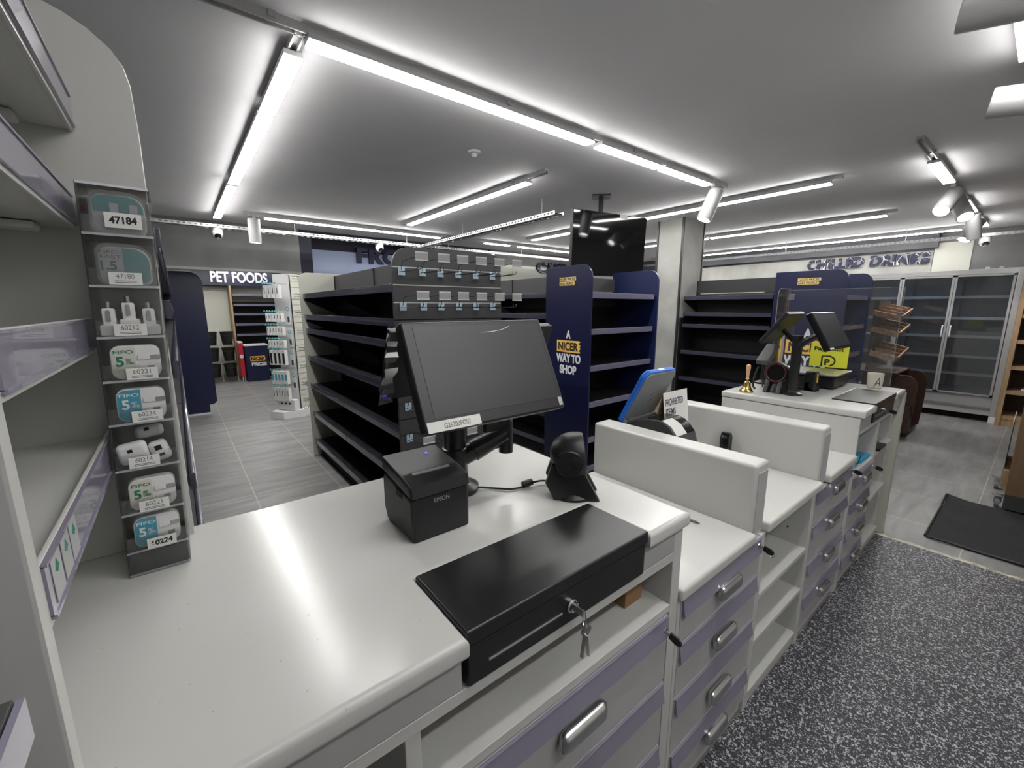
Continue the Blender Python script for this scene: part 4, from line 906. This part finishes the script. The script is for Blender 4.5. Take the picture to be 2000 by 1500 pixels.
for r_ in range(8):
    zz = 1.80-.23*r_
    for c_ in range(3):
        p = a1+d2*(.06+.09*c_)
        m = MB(); m.tube([p+n2*.0+Vector((0, 0, zz)), p+n2*.15+Vector((0, 0, zz+.01)), p+n2*.165+Vector((0, 0, zz+.025))], .003, 6)
        m.mi = 1; m.tube([p+n2*.0+Vector((0, 0, zz+.03)), p+n2*.15+Vector((0, 0, zz+.035))], .003, 6)
        m.build('wire_hook', ('wire', 'wblk'), sn)
MB().tube(smooth([a2+Vector((.02, -.02, .78)), a2+Vector((.0, -.07, .5)), a1+Vector((.10, .04, .42)), a1+Vector((.16, .06, .3)), a1+Vector((.10, .0, .12)), a1+Vector((.03, -.04, .105))]), .004, 6).build('power_cord', 'wblk', sn)
rows = [(1.56, 4, 'black charger blister packs', 'pk_mix'), (1.27, 6, 'small white packs', 'pk_w'), (1.10, 6, 'small white adapter packs', 'pk_w2'), (.94, 6, 'small white packs', 'pk_w'), (.72, 4, 'packs of black and white earphones', 'pk_b'), (.47, 5, 'tall white and teal packs', 'pk_t'), (.25, 6, 'tall white cable packs', 'pk_l')]
names = ('top', 'second', 'third', 'fourth', 'fifth', 'sixth', 'seventh')
for ri, (zt, n_, nm, kd) in enumerate(rows):
    z = zt+.05; hgt = (.16, .11, .11, .10, .19, .17, .17)[ri]
    proto = None
    for c_ in range(n_):
        u = .02+(.24/n_)*(c_+.0); base = a0+d1*(u-.02)+n1*.13
        lab = 'hanging white accessory pack, %s row of the phone accessory stand, number %s from the left' % (names[ri], ('one', 'two', 'three', 'four', 'five', 'six')[c_])
        wdt = .24/n_*.8
        if proto is None:
            t = thing('accessory_pack', lab, 'accessory pack', (0, 0, 0), group='accessory packs on the phone stand', local=True)
            MB().box(0, wdt, -.05, .0, 0, hgt, .002).build('pack', 'white', t)
            mm = {'pk_b': 'ink', 'pk_t': 'tealb', 'pk_mix': 'dkg'}.get(kd, 'dkg')
            if kd == 'pk_b': MB().box(wdt*.2, wdt*.8, -.052, -.05, hgt*.1, hgt*.8).build('printed_window', mm, t)
            elif kd == 'pk_t': MB().box(wdt*.15, wdt*.85, -.052, -.05, hgt*.3, hgt*.75).build('printed_window', mm, t)
            else: MB().box(wdt*.38, wdt*.58, -.052, -.05, hgt*.35, hgt*.8).build('printed_window', mm, t)
            MB().box(wdt*.3, wdt*.7, -.085, -.075, hgt+.012, hgt+.035, .002).build('hook_tip', 'teal', t)
            MB().cyl((wdt*.5, .125, hgt+.018), (wdt*.5, -.08, hgt+.02), .0025, n=6).build('hook', 'wire', t)
            proto = t; o = t
        else: o = dup(proto)
        o.location = (base.x, base.y, z-.06); o.rotation_euler = (0, 0, math.atan2(d1.y, d1.x)); o['label'] = lab
for i, (zz, lb) in enumerate(((1.22, 'highest'), (.93, 'second highest'), (.66, 'third highest'), (.36, 'lowest'))):
    t = thing('strap_pack', 'long white hanging strap pack with a round teal badge, %s on the stand corner' % lb, 'accessory pack', (0, 0, 0), local=True)
    MB().box(0, .055, -.012, 0, 0, .23, .002).build('pack', 'white', t); MB().cyl((.027, -.013, .20), (.027, -.017, .20), .026, n=24).build('badge', 'teal', t)
    MB().cyl((.027, -.017, .20), (.027, -.018, .20), .017, n=24).build('badge_face', 'white', t); MB().box(.012, .043, -.0135, -.012, .03, .10).build('printed_window', 'dkg', t)
    p = a1-d1*.07+n1*.015; t.location = (p.x, p.y, zz); t.rotation_euler = (0, 0, math.atan2(d1.y, d1.x))
t = thing('open_display_box', 'white open box with orange inside at the foot of the accessory stand', 'display box', (0, 0, 0), local=True)
MB().box(0, .26, -.09, .0, 0, .135, .002).build('box', 'white', t); MB().box(-.003, 0, -.085, -.005, .01, .125).build('open_side', 'copper', t)
for i in range(3): MB().box(.06+.06*i, .08+.06*i, -.092, -.09, .075, .10).build('window', 'ink', t)
p = a0+n1*.04; t.location = (p.x, p.y, .105); t.rotation_euler = (0, 0, math.atan2(d1.y, d1.x))
# ------------------------------------------------------------------ television on its ceiling pole
tvt = thing('television', 'black flat television hung from the ceiling, reflecting the lamps', 'television', (3.48, 2.82, 1.75))
RT = Matrix.Translation((3.46, 2.80, 2.032)) @ Matrix.Rotation(math.radians(-5), 4, 'Z') @ Matrix.Rotation(math.radians(-1.2), 4, 'Y') @ Matrix.Rotation(math.radians(3), 4, 'X')
m = MB(); m.box(-.505, .505, -.012, .03, -.30, .30, .004, 2, RT); hs = m.build('housing', 'blk', tvt)
m = MB(); m.box(-.500, .500, -.0132, -.0122, -.287, .295, 0, 1, RT); m.build('display', 'tv', hs)
m = MB(); m.box(-.505, .505, -.0138, -.012, -.30, -.294, 0, 1, RT); m.build('lower_bezel', 'alu', hs)
m = MB(); m.box(.10, .21, -.0145, -.0133, .262, .300, 0, 1, RT); m.build('sticker', 'paper', hs)
m = MB(); m.box(-.2, .2, .03, .07, -.12, .12, .01, 2, RT); m.build('rear_cover', 'blk', hs)
MB().cyl((3.40, 2.88, 1.95), (3.40, 2.88, 2.5), .024, n=24).build('pole', 'blkm', tvt)
MB().prism([(3.27, 2.88), (3.40, 2.76), (3.53, 2.88), (3.40, 3.0)], 'xy', 2.49, 2.5).build('ceiling_plate', 'blkm', tvt)
MB().box(3.37, 3.43, 2.84, 2.90, 1.92, 2.12, .004).build('bracket', 'blkm', tvt)

# ------------------------------------------------------------------ payment terminal between the dividers
pt = thing('payment_terminal', 'dark grey terminal with paper roll window and raised blue-edged screen between the dividers', 'payment terminal', (1.63, 1.0, ZL))
prof = [(1.16, ZL), (1.16, ZL+.14), (1.13, ZL+.185), (1.08, ZL+.208), (1.0, ZL+.232), (.945, ZL+.233), (.905, ZL+.215), (.875, ZL+.18), (.862, ZL+.14), (.860, ZL+.11), (.89, ZL+.10), (.89, ZL)]
MB().prism(prof, 'yz', 1.545, 1.70, .006, 3).build('body', 'dkg', pt)
pz_ = [(.947, ZL+.2345), (.905, ZL+.217), (.8745, ZL+.182)]
MB().prism(pz_ + [(p[0]+.003, p[1]-.002) for p in pz_[::-1]], 'yz', 1.555, 1.63).build('paper_roll_window', 'paper', pt)
MB().prism([(p[0]-.0005, p[1]+.0005) for p in pz_] + [(p[0]+.003, p[1]-.002) for p in pz_[::-1]], 'yz', 1.635, 1.69).build('dark_window', 'blks', pt)
MB().prism([(1.02, ZL+.231), (.95, ZL+.236), (.95, ZL+.233), (1.02, ZL+.228)], 'yz', 1.56, 1.69).build('glossy_cover', 'blks', pt)
MB().cyl((1.515, 1.10, ZL+.205), (1.73, 1.10, ZL+.205), .016, n=20).build('hinge', 'dkg', pt)
MB().cyl((1.509, 1.10, ZL+.205), (1.516, 1.10, ZL+.205), .011, n=20).build('hinge_cap', 'steel', pt)
RB = Matrix.Translation((1.62, 1.105, ZL+.215)) @ Matrix.Rotation(math.radians(27), 4, 'X')
m = MB(); m.prism(rrect(-.118, .118, -.02, .245, (.008, .008, .035, .035)), 'xz', 0, .026, .006, 3, RB); b_ = m.build('screen_bezel', 'pblue', pt, label='royal blue screen casing')
m = MB(); m.prism(rrect(-.112, .112, -.012, .238, (.008, .008, .032, .032)), 'xz', -.004, .002, .002, 2, RB); m.build('screen_back', 'greyp', b_)
m = MB(); m.box(-.09, .09, .0255, .0268, .01, .21, 0, 1, RB); m.build('display', 'blks', b_)
m = MB(); m.box(-.02, .02, .008, .02, .2448, .2458, 0, 1, RB); m.build('sticker', 'paper', b_)
q = MB()
for x, z in ((-.05, .12), (-.045, .09), (0, .12), (.012, .13), (.02, .09), (-.06, .05)): q.cyl(RB @ Vector((x, -.0045, z)), RB @ Vector((x, -.003, z)), .003, n=10)
q.build('screw_hole', 'dark', b_)
# tent card
tc = thing('tent_card', 'white folded card headed PROHIBITED ITEMS behind the payment terminal', 'card', (1.78, 1.04, ZL))
RC = Matrix.Translation((1.775, .985, ZL+.001)) @ Matrix.Rotation(math.radians(-7), 4, 'X')
m = MB(); m.box(-.10, .10, -.001, .0, 0, .325, 0, 1, RC); fc = m.build('front_sheet', 'paper', tc)
RD = Matrix.Translation((1.775, 1.105, ZL+.001)) @ Matrix.Rotation(math.radians(14), 4, 'X')
m = MB(); m.box(-.10, .10, -.001, 0, 0, .332, 0, 1, RD); m.build('back_sheet', 'card', tc, label='brown inner sheet')
UC = RC.to_3x3() @ Vector((1, 0, 0)); VC = RC.to_3x3() @ Vector((0, 0, 1))
text('lettering', 'PROHIBITED', .145, .032, RC @ Vector((-.085, -.0012, .262)), UC, VC, 'txn', fc, .0004, .01)
text('lettering', 'ITEMS', .08, .032, RC @ Vector((-.085, -.0012, .218)), UC, VC, 'txn', fc, .0004, .01)
m = MB()
for i in range(6): m.box(-.085, .03 if i < 4 else -.01, -.0014, -.0010, .195-.012*i, .197-.012*i, 0, 1, RC)
m.box(.055, .072, -.0014, -.0010, .165, .185, 0, 1, RC); m.box(.06, .07, -.0014, -.0010, .09, .11, 0, 1, RC); m.box(.01, .022, -.0014, -.0010, .09, .108, 0, 1, RC); m.box(-.085, .085, -.0014, -.0010, .078, .0795, 0, 1, RC)
m.build('small_print', 'txn', fc)
# small black device clipped to the second divider
ph = thing('stapler', 'black handheld gadget standing against the second divider', 'gadget', (1.975, .865, ZL))
m = MB(); m.prism([(1.955, ZL), (1.998, ZL), (1.998, ZL+.10), (1.985, ZL+.122), (1.962, ZL+.122), (1.955, ZL+.10)], 'xz', .845, .885, .004, 2); m.build('body', 'blks', ph)
MB().box(1.953, 1.956, .853, .877, ZL+.098, ZL+.113).build('window', 'chrome', ph)

# ------------------------------------------------------------------ far till
# pole, two screens
fp = thing('till_screen', 'far till pole with a tilted black touch screen facing the staff side', 'till screen', (2.66, .84, ZT))
MB().lathe([(.05, 0), (.05, .01), (.03, .02), (.025, .03), (.025, .33), (0, .331)], (2.68, .84, ZT+.001), n=28).build('pole', 'blkm', fp)
MB().tube(smooth([(2.68, .84, 1.20), (2.64, .80, 1.24), (2.60, .72, 1.29)]), .018, 10).build('arm', 'blkm', fp)
RF = Matrix.Translation((2.565, .660, 1.318)) @ Matrix.Rotation(-math.radians(29), 4, 'X')
m = MB(); m.box(-.175, .175, 0, .028, -.10, .10, .005, 2, RF); f_ = m.build('screen_housing', 'blks', fp)
m = MB(); m.box(-.165, .165, -.001, .0002, -.088, .092, 0, 1, RF); m.build('display', 'screen', f_)
m = MB(); m.box(-.172, -.12, -.0014, 0, -.098, -.09, 0, 1, RF); m.build('name_label', 'paper', f_)
fd = thing('customer_display', 'thin black customer screen seen edge-on left of the far till pole', 'screen', (2.72, .94, 1.2))
RG = Matrix.Translation((2.735, .945, 1.315)) @ Matrix.Rotation(math.radians(36), 4, 'X')
m = MB(); m.box(-.125, .125, -.010, .012, -.105, .105, .004, 2, RG); m.build('housing', 'blk', fd)
m = MB(); m.box(-.118, .118, .012, .013, -.098, .098, 0, 1, RG); m.build('display', 'blks', fd)
MB().tube([(2.70, .86, 1.24), (2.73, .93, 1.30)], .016, 10).build('arm', 'blkm', fd)
# card reader on its own stem
cr = thing('card_reader', 'black card reader tilted on a thin pole at the back of the far till', 'card reader', (2.85, 1.06, ZT))
MB().lathe([(.045, 0), (.045, .01), (.02, .02), (.014, .03), (.014, .22), (0, .221)], (2.93, 1.09, ZT+.001), n=24).build('pole', 'blkm', cr)
MB().tube(smooth([(2.93, 1.09, 1.13), (2.89, 1.05, 1.19), (2.80, 1.02, 1.19)]), .009, 8).build('arm', 'blkm', cr)
d = Vector((-.235, -.0, -.15)).normalized()
Xc = Matrix.Translation((2.70, 1.0, 1.145)) @ d.to_track_quat('Z', 'Y').to_matrix().to_4x4()
m = MB(); m.box(-.034, .034, -.020, .012, -.115, .06, .008, 3, Xc); m.build('body', 'dkg', cr)
m = MB(); m.box(-.030, .030, -.022, -.019, -.10, -.03, 0, 1, Xc); m.build('display', 'blks', cr)
MB().tube(smooth([(2.61, 1.0, 1.09), (2.57, 1.0, 1.04), (2.56, 1.0, .99), (2.59, 1.0, .965)]), .006, 6).build('cord', 'wblk', cr)
m = MB(); m.tube(smooth([(2.78, 1.01, 1.19), (2.86, 1.02, 1.20), (2.88, 1.04, 1.16), (2.80, 1.04, 1.12), (2.76, 1.03, 1.07), (2.78, 1.03, ZT+.005)]), .004, 6); m.build('loop_cord', 'wblk', cr)
# bell
be = thing('hand_bell', 'small brass hand bell with a wooden handle on the far till corner', 'bell', (2.56, 1.03, ZT))
bx, by = 2.565, 1.035
q = MB(); q.lathe([(.036, 0), (.038, .002), (.037, .006), (.028, .014), (.021, .030), (.018, .048), (.015, .058), (.006, .064), (.006, .072), (0, .072)], (bx, by, ZT+.001), n=32, cap=False); q.build('bell_body', 'brass', be)
q = MB(); q.lathe([(.006, .070), (.010, .074), (.007, .082), (.008, .10), (.011, .125), (.0125, .145), (.011, .156), (.005, .160), (0, .160)], (bx, by, ZT+.001), n=24, cap=False); q.build('handle', 'bwood', be)
# barcode scanner on the far till
orbit('black barcode scanner with a red-ringed window behind the brass bell', 2.70, .93, math.radians(180), 1.12)
# dock
dk = thing('scanner_dock', 'black angled scanner cradle with an amber mark in front of the scale', 'cradle', (2.92, .84, ZT), 0)
MB().prism([(.78, ZT+.001), (.90, ZT+.001), (.90, ZT+.014), (.845, ZT+.02), (.84, ZT+.105), (.80, ZT+.115), (.795, ZT+.10), (.815, ZT+.03)], 'yz', 2.86, 2.94, .004, 2).build('body', 'blk', dk)
MB().prism([(2.86, ZT+.001), (2.99, ZT+.001), (2.97, ZT+.05), (2.93, ZT+.115), (2.87, ZT+.115), (2.86, ZT+.05)], 'xz', .79, .84, .004, 2).build('cradle', 'blk', dk)
m = MB(); m.prism([(2.895, ZT+.055), (2.906, ZT+.047), (2.915, ZT+.055), (2.908, ZT+.102), (2.892, ZT+.102)], 'xz', .787, .7895); m.build('amber_mark', 'yel', dk)
cbm = MB(); cbm.tube(smooth([(2.76, .88, ZT+.005), (2.80, .84, ZT+.005), (2.84, .87, ZT+.005), (2.80, .92, ZT+.012), (2.83, .95, ZT+.006), (2.88, .92, ZT+.005)]), .0035, 8)
tag(cbm.build('loose_cable', 'wblk'), 'tangled black cable between the far scanner and its cradle', 'cable')
# scale
sc2 = thing('weighing_scale', 'black weighing scale with a flat steel plate on the far till', 'scale', (3.15, .88, ZT))
MB().box(3.0, 3.30, .73, 1.04, ZT+.008, ZT+.072, .008, 3).build('body', 'blk', sc2)
for x, y in ((3.03, .76), (3.27, .76), (3.03, 1.01), (3.27, 1.01)): MB().cyl((x, y, ZT+.0005), (x, y, ZT+.01), .012, n=16).build('foot', 'blk', sc2)
MB().box(2.985, 3.31, .72, 1.05, ZT+.080, ZT+.090, .003, 2).build('plate', 'steel', sc2)
MB().box(3.02, 3.28, .75, 1.02, ZT+.07, ZT+.081).build('riser', 'alu', sc2)
tag(MB().box(3.0, 3.09, .96, 1.04, ZT+.0905, ZT+.112, .002).build('paper_stack', 'paper'), 'small stack of white paper on the scale plate', 'paper')
# mug
mg = thing('mug', 'cream mug printed with a black squiggle beside the far cash drawer', 'mug', (3.26, .60, ZT))
mx, my = 3.29, .60
q = MB(); q.lathe([(.030, 0), (.034, .004), (.038, .03), (.040, .088), (.0385, .09), (.036, .086), (.033, .01), (0, .008)], (mx, my, ZT+.001), n=36, cap=False); q.lathe([(.030, 0), (0, 0)], (mx, my, ZT+.001), n=36, cap=False); q.build('cup', 'mug', mg)
q = MB(); q.tube([(mx+.036+.026*math.sin(a), my+.010*math.sin(a), ZT+.048+.026*math.cos(a)) for a in [i*math.pi/10 for i in range(11)]], .005, 8); q.build('handle', 'mug', mg)
q = MB()
for a, b2 in (((-.0395, -.004, .01), (-.037, -.014, .04)), ((-.037, -.014, .04), (-.031, -.0255, .068)), ((-.031, -.0255, .068), (-.028, -.029, .02)), ((-.0385, -.010, .03), (-.029, -.0275, .034))):
    q.tube([(mx+a[0], my+a[1], ZT+a[2]), (mx+b2[0], my+b2[1], ZT+b2[2])], .0016, 6)
q.build('squiggle', 'ink', mg)
# acrylic screens with yellow sign
ac = thing('acrylic_screen', 'clear acrylic screen standing along the far end of the counter', 'acrylic screen', (3.39, .85, ZT))
MB().prism(rrect(.545, 1.135, ZT+.002, 1.545, (0, 0, .0, .0)), 'yz', 3.382, 3.387).build('side_sheet', 'clr', ac)
MB().prism(rrect(3.165, 3.378, ZT+.002, 1.552, (0, 0, .0, .045)), 'xz', 1.135, 1.140).build('back_sheet', 'clr', ac)
q = MB(); q.tube([(3.165, 1.137, ZT+.01), (3.165, 1.137, 1.507)] + [(3.21-.045*math.cos(a), 1.137, 1.507+.045*math.sin(a)) for a in [i*math.pi/16 for i in range(1, 9)]] + [(3.37, 1.137, 1.552)], .0022, 6); q.build('polished_edge', 'frost', ac)
q = MB(); q.tube([(3.384, .545, ZT+.01), (3.384, .545, 1.545), (3.384, 1.13, 1.545)], .0018, 6); q.build('polished_edge', 'frost', ac)
for z in (1.50, 1.02): MB().box(3.36, 3.39, 1.115, 1.142, z-.02, z+.02, .002).build('hinge_clip', 'frost', ac)
MB().box(3.30, 3.335, 1.128, 1.134, .98, 1.30).build('white_strip', 'lamg', ac)
MB().box(3.27, 3.285, 1.126, 1.134, .98, 1.30).build('amber_strip', 'yel', ac)
pp = tag(MB().box(3.374, 3.377, .765, .975, 1.035, 1.19).build('payment_sign', 'payy'), 'acid yellow sign with black lettering fixed to the acrylic screen', 'sign')
OFF[pp.name] = Vector(pp.location)
text('lettering', 'PayPoint', .165, .034, (3.3735, .955, 1.135), (0, -1, 0), (0, 0, 1), 'ink', pp, .0004, .03)
text('lettering', 'P', .030, .042, (3.3735, .890, 1.047), (0, -1, 0), (0, 0, 1), 'ink', pp, .0004, .05)
q = MB(); q.tube([(3.3732, .905, 1.037), (3.3732, .905, 1.108), (3.3732, .860, 1.110), (3.3732, .838, 1.096), (3.3732, .832, 1.077), (3.3732, .838, 1.058), (3.3732, .858, 1.045)], .0045, 6); q.build('ring_mark', 'ink', pp)

# ------------------------------------------------------------------ glass door fridge
fr = thing('display_fridge', 'tall grey display fridge with glass doors and empty shelves', 'fridge', (8.3, 1.5, 0))
FX = 7.83; Y0, Y1 = .235, 3.1
MB().box(FX-.02, 8.7, Y0, Y0+.055, .08, 1.885, .004).build('side_panel', 'alu', fr); MB().box(FX-.02, 8.7, Y1-.055, Y1, .08, 1.885, .004).build('side_panel', 'alu', fr)
MB().box(FX, 8.7, Y0+.055, Y1-.055, 1.825, 1.885, .004).build('top_panel', 'white', fr)
MB().box(8.62, 8.68, Y0+.05, Y1-.05, .1, 1.83).build('back_panel', 'fint', fr)
MB().box(FX+.05, 8.62, Y0+.055, Y1-.055, .30, .33).build('bottom_panel', 'fint', fr)
MB().box(FX-.015, FX+.03, Y0+.055, Y1-.055, .17, .31, .004).build('lower_grille', 'alu', fr)
MB().box(FX-.02, FX-.012, Y0+.055, Y1-.055, .30, .318).build('bright_trim', 'steel', fr); MB().box(FX-.02, FX-.012, Y0+.055, Y1-.055, .185, .195).build('bright_trim', 'steel', fr)
MB().box(FX+.005, FX+.03, Y0+.055, Y1-.055, .085, .168, .004).build('kick_panel', 'lamg', fr)
MB().box(FX+.10, 8.6, Y0+.06, Y1-.06, .0, .08).build('plinth', 'dark', fr)
MB().box(FX-.02, FX+.05, Y0, Y0+.055, .0, .08).build('foot', 'white', fr)
for z in (1.565, 1.293, 1.056, .795, .566):
    sh = MB().box(8.12, 8.60, Y0+.07, Y1-.07, z-.025, z-.012).build('shelf', 'fint', fr)
    MB().box(8.10, 8.12, Y0+.07, Y1-.07, z-.03, z+.006, .002).build('shelf_edge', 'fshelf', sh)
for y in (.78, 1.28, 1.78, 2.28):
    MB().box(8.585, 8.60, y-.012, y+.012, .33, 1.80).build('shelf_post', 'ink', fr)
ys = [Y0+.06, .80, 1.30, 1.80, 2.30, Y1-.06]
for i in range(5):
    a, b2 = ys[i]+.002, ys[i+1]-.002
    q = MB(); w_ = .022
    q.box(FX-.012, FX+.012, a, a+w_, .325, 1.82); q.box(FX-.012, FX+.012, b2-w_, b2, .325, 1.82); q.box(FX-.012, FX+.012, a, b2, .325, .345); q.box(FX-.012, FX+.012, a, b2, 1.80, 1.822)
    d_ = q.build('door', 'alu', fr)
    MB().box(FX-.003, FX+.003, a+w_, b2-w_, .345, 1.80).build('glass', 'glass', d_)
    hy = b2-.035 if i % 2 == 0 else a+.035
    MB().tube(smooth([(FX-.018, hy, 1.19), (FX-.035, hy, 1.17), (FX-.032, hy, 1.08), (FX-.018, hy, 1.05)]), .008, 10).build('handle', 'white', d_)
tb = thing('wall_tray', 'small white fittings lying on top of the fridge', 'fitting', (8.3, .5, 1.886))
MB().box(8.2, 8.45, .42, .62, 1.886, 1.905, .003).build('base', 'lampw', tb)
for y in (.45, .57): MB().box(8.25, 8.32, y-.02, y+.02, 1.905, 1.935, .003).build('knob', 'lampw', tb)

# oak shelf unit to the right of the fridge
ow = thing('oak_shelf_unit', 'light oak pigeonhole shelf unit right of the fridge', 'shelving', (7.9, -.3, 0))
MB().box(7.72, 8.2, .19, .232, 0, 1.95).build('side_panel', 'oak', ow); MB().box(7.72, 8.2, -1.0, -.96, 0, 1.95).build('side_panel', 'oak', ow)
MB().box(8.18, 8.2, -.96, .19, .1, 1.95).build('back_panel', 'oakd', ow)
for z in (1.93, 1.65, 1.345, 1.045, .735, .44, .13): MB().box(7.73, 8.18, -.96, .19, z-.045, z).build('shelf', 'oak', ow)
MB().box(7.735, 7.76, -.96, .19, 0, .085).build('plinth', 'oak', ow)
for y in (-.38,): MB().box(7.73, 8.18, y-.018, y+.018, .1, 1.9).build('divider', 'oak', ow)
cl_ = thing('price_scanner_gun', 'small white object lying on an oak shelf at the right edge', 'gadget', (7.9, .0, .44))
MB().box(7.78, 7.98, -.10, .08, .441, .462, .008, 3).build('body', 'white', cl_)
# tan unit on castors
tu = thing('tan_display_unit', 'tan wooden display unit on castors at the right edge of the photo', 'display unit', (4.75, -.4, 0))
MB().box(4.45, 5.15, -.95, .018, .125, 1.30, .002).build('body', 'tan', tu)
MB().box(4.452, 5.14, -.95, .017, .02, .124).build('plinth', 'dkg', tu)
MB().box(4.56, 5.05, .018, .045, .14, .27, .001).build('end_board', 'oak', tu)
MB().box(4.60, 5.1, .046, .052, .16, .62, .001).build('side_strip', 'alu', tu)
def castor(x, y):
    c = MB(); c.prism([(x-.03, y), (x+.05, y), (x+.05, y+.06), (x-.03, y+.035)], 'xy', .082, .09); cc = c.build('castor_bracket', 'steel', tu)
    MB().cyl((x, y+.012, .034), (x, y+.036, .034), .033, n=28).build('castor_wheel', 'greyp', cc)
    MB().box(x-.012, x+.012, y+.005, y+.042, .036, .084, .003).build('castor_fork', 'steel', cc)
castor(4.52, .02); castor(5.0, .045)
# door mat
m = MB(); pts = [(3.545, .292), (4.44, .296), (5.3, -.72), (3.5, -.72)]
n = 26; vs = []
for i in range(n+1):
    row = []
    for j in range(n+1):
        u, v = i/n, j/n
        x = (3.555+.9*u)+.012*math.sin(v*9+1)*(1 if u in (0, 1) else 0); y = .29-1.05*v+.008*math.sin(u*14)
        z = .010+ (.020*max(0, 1-v*9)*max(0, (u-.75)*4))+.002*math.sin(u*17)*math.sin(v*15)
        row.append(m.bm.verts.new((x, y, z)))
    vs.append(row)
for i in range(n):
    for j in range(n): m.bm.faces.new((vs[i][j], vs[i+1][j], vs[i+1][j+1], vs[i][j+1]))
r = bmesh.ops.extrude_face_region(m.bm, geom=list(m.bm.faces)); bmesh.ops.translate(m.bm, vec=(0, 0, -.0075), verts=[v for v in r['geom'] if isinstance(v, bmesh.types.BMVert)])
mt = thing('door_mat', 'black ribbed door mat on the grey tiles at the right', 'mat', (4.0, -.2, .002))
m.build('pile', 'matg', mt)
q = MB(); q.tube([(3.553, .285-1.03*i/20, .010+.002*math.sin(i)) for i in range(21)], .008, 6); q.build('rubber_edge', 'blk', mt)
q = MB(); q.tube([(3.56+.88*i/20, .292, .010+.0010*i*(1 if i > 15 else 0)) for i in range(21)], .007, 6); q.build('rubber_edge', 'blk', mt)

# bakery stand with tilted trays
bt = thing('bakery_stand', 'brown wooden bakery stand with arched side and tilted slatted trays before the fridge', 'display stand', (6.35, .98, 0))
ar = [(.70, .02), (.70, .56)] 
side = [(.93, .06), (.93, .70)] + [(.84+.09*math.cos(a), .62+.13*math.sin(a)) for a in [math.radians(t) for t in range(80, -10, -15)]] + [(.765, .30), (.78, .06)]
side = [(.785, .05), (.772, .35), (.772, .52)] + [(.872-.10*math.cos(math.radians(t)), .56+.13*math.sin(math.radians(t))) for t in range(0, 91, 15)] + [(1.25, .69), (1.25, .05)]
MB().prism(side, 'yz', 6.20, 6.225, .002).build('side_panel', 'brown', bt); MB().prism(side, 'yz', 6.78, 6.80, .002).build('side_panel', 'brown', bt)
MB().box(6.14, 6.20, .80, 1.22, .06, .36, .004).build('lower_box', 'brown', bt)
MB().prism([(.765, .12), (.80, .36), (.83, .36), (.80, .06)], 'yz', 6.05, 6.14, .002).build('door_flap', 'brown', bt)
MB().box(6.12, 6.85, .94, 1.5, .695, .715, .003).build('table_top', 'brown', bt)
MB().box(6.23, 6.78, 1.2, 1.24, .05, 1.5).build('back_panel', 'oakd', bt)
q = MB(); q.box(6.22, 6.78, .80, 1.2, .02, .06); q.build('base', 'blk', bt)
for z, y in ((1.35, 1.12), (1.17, 1.12), (.90, 1.1)):
    T_ = Matrix.Translation((6.45, y, z)) @ Matrix.Rotation(math.radians(-9), 4, 'Y') @ Matrix.Rotation(math.radians(14), 4, 'X')
    q = MB()
    for (a, b2, c, d_) in ((-.26, -.245, -.13, .13), (.245, .26, -.13, .13), (-.26, .26, -.13, -.118), (-.26, .26, .118, .13), (-.09, -.08, -.12, .12), (.08, .09, -.12, .12)): q.box(a, b2, c, d_, 0, .055, 0, 1, T_)
    q.box(-.255, .255, -.125, .125, -.004, .004, 0, 1, T_); q.build('slatted_tray', 'tray', bt)
MB().box(6.19, 6.195, .99, 1.03, 1.33, 1.36).build('blue_sticker', 'pblue', bt)
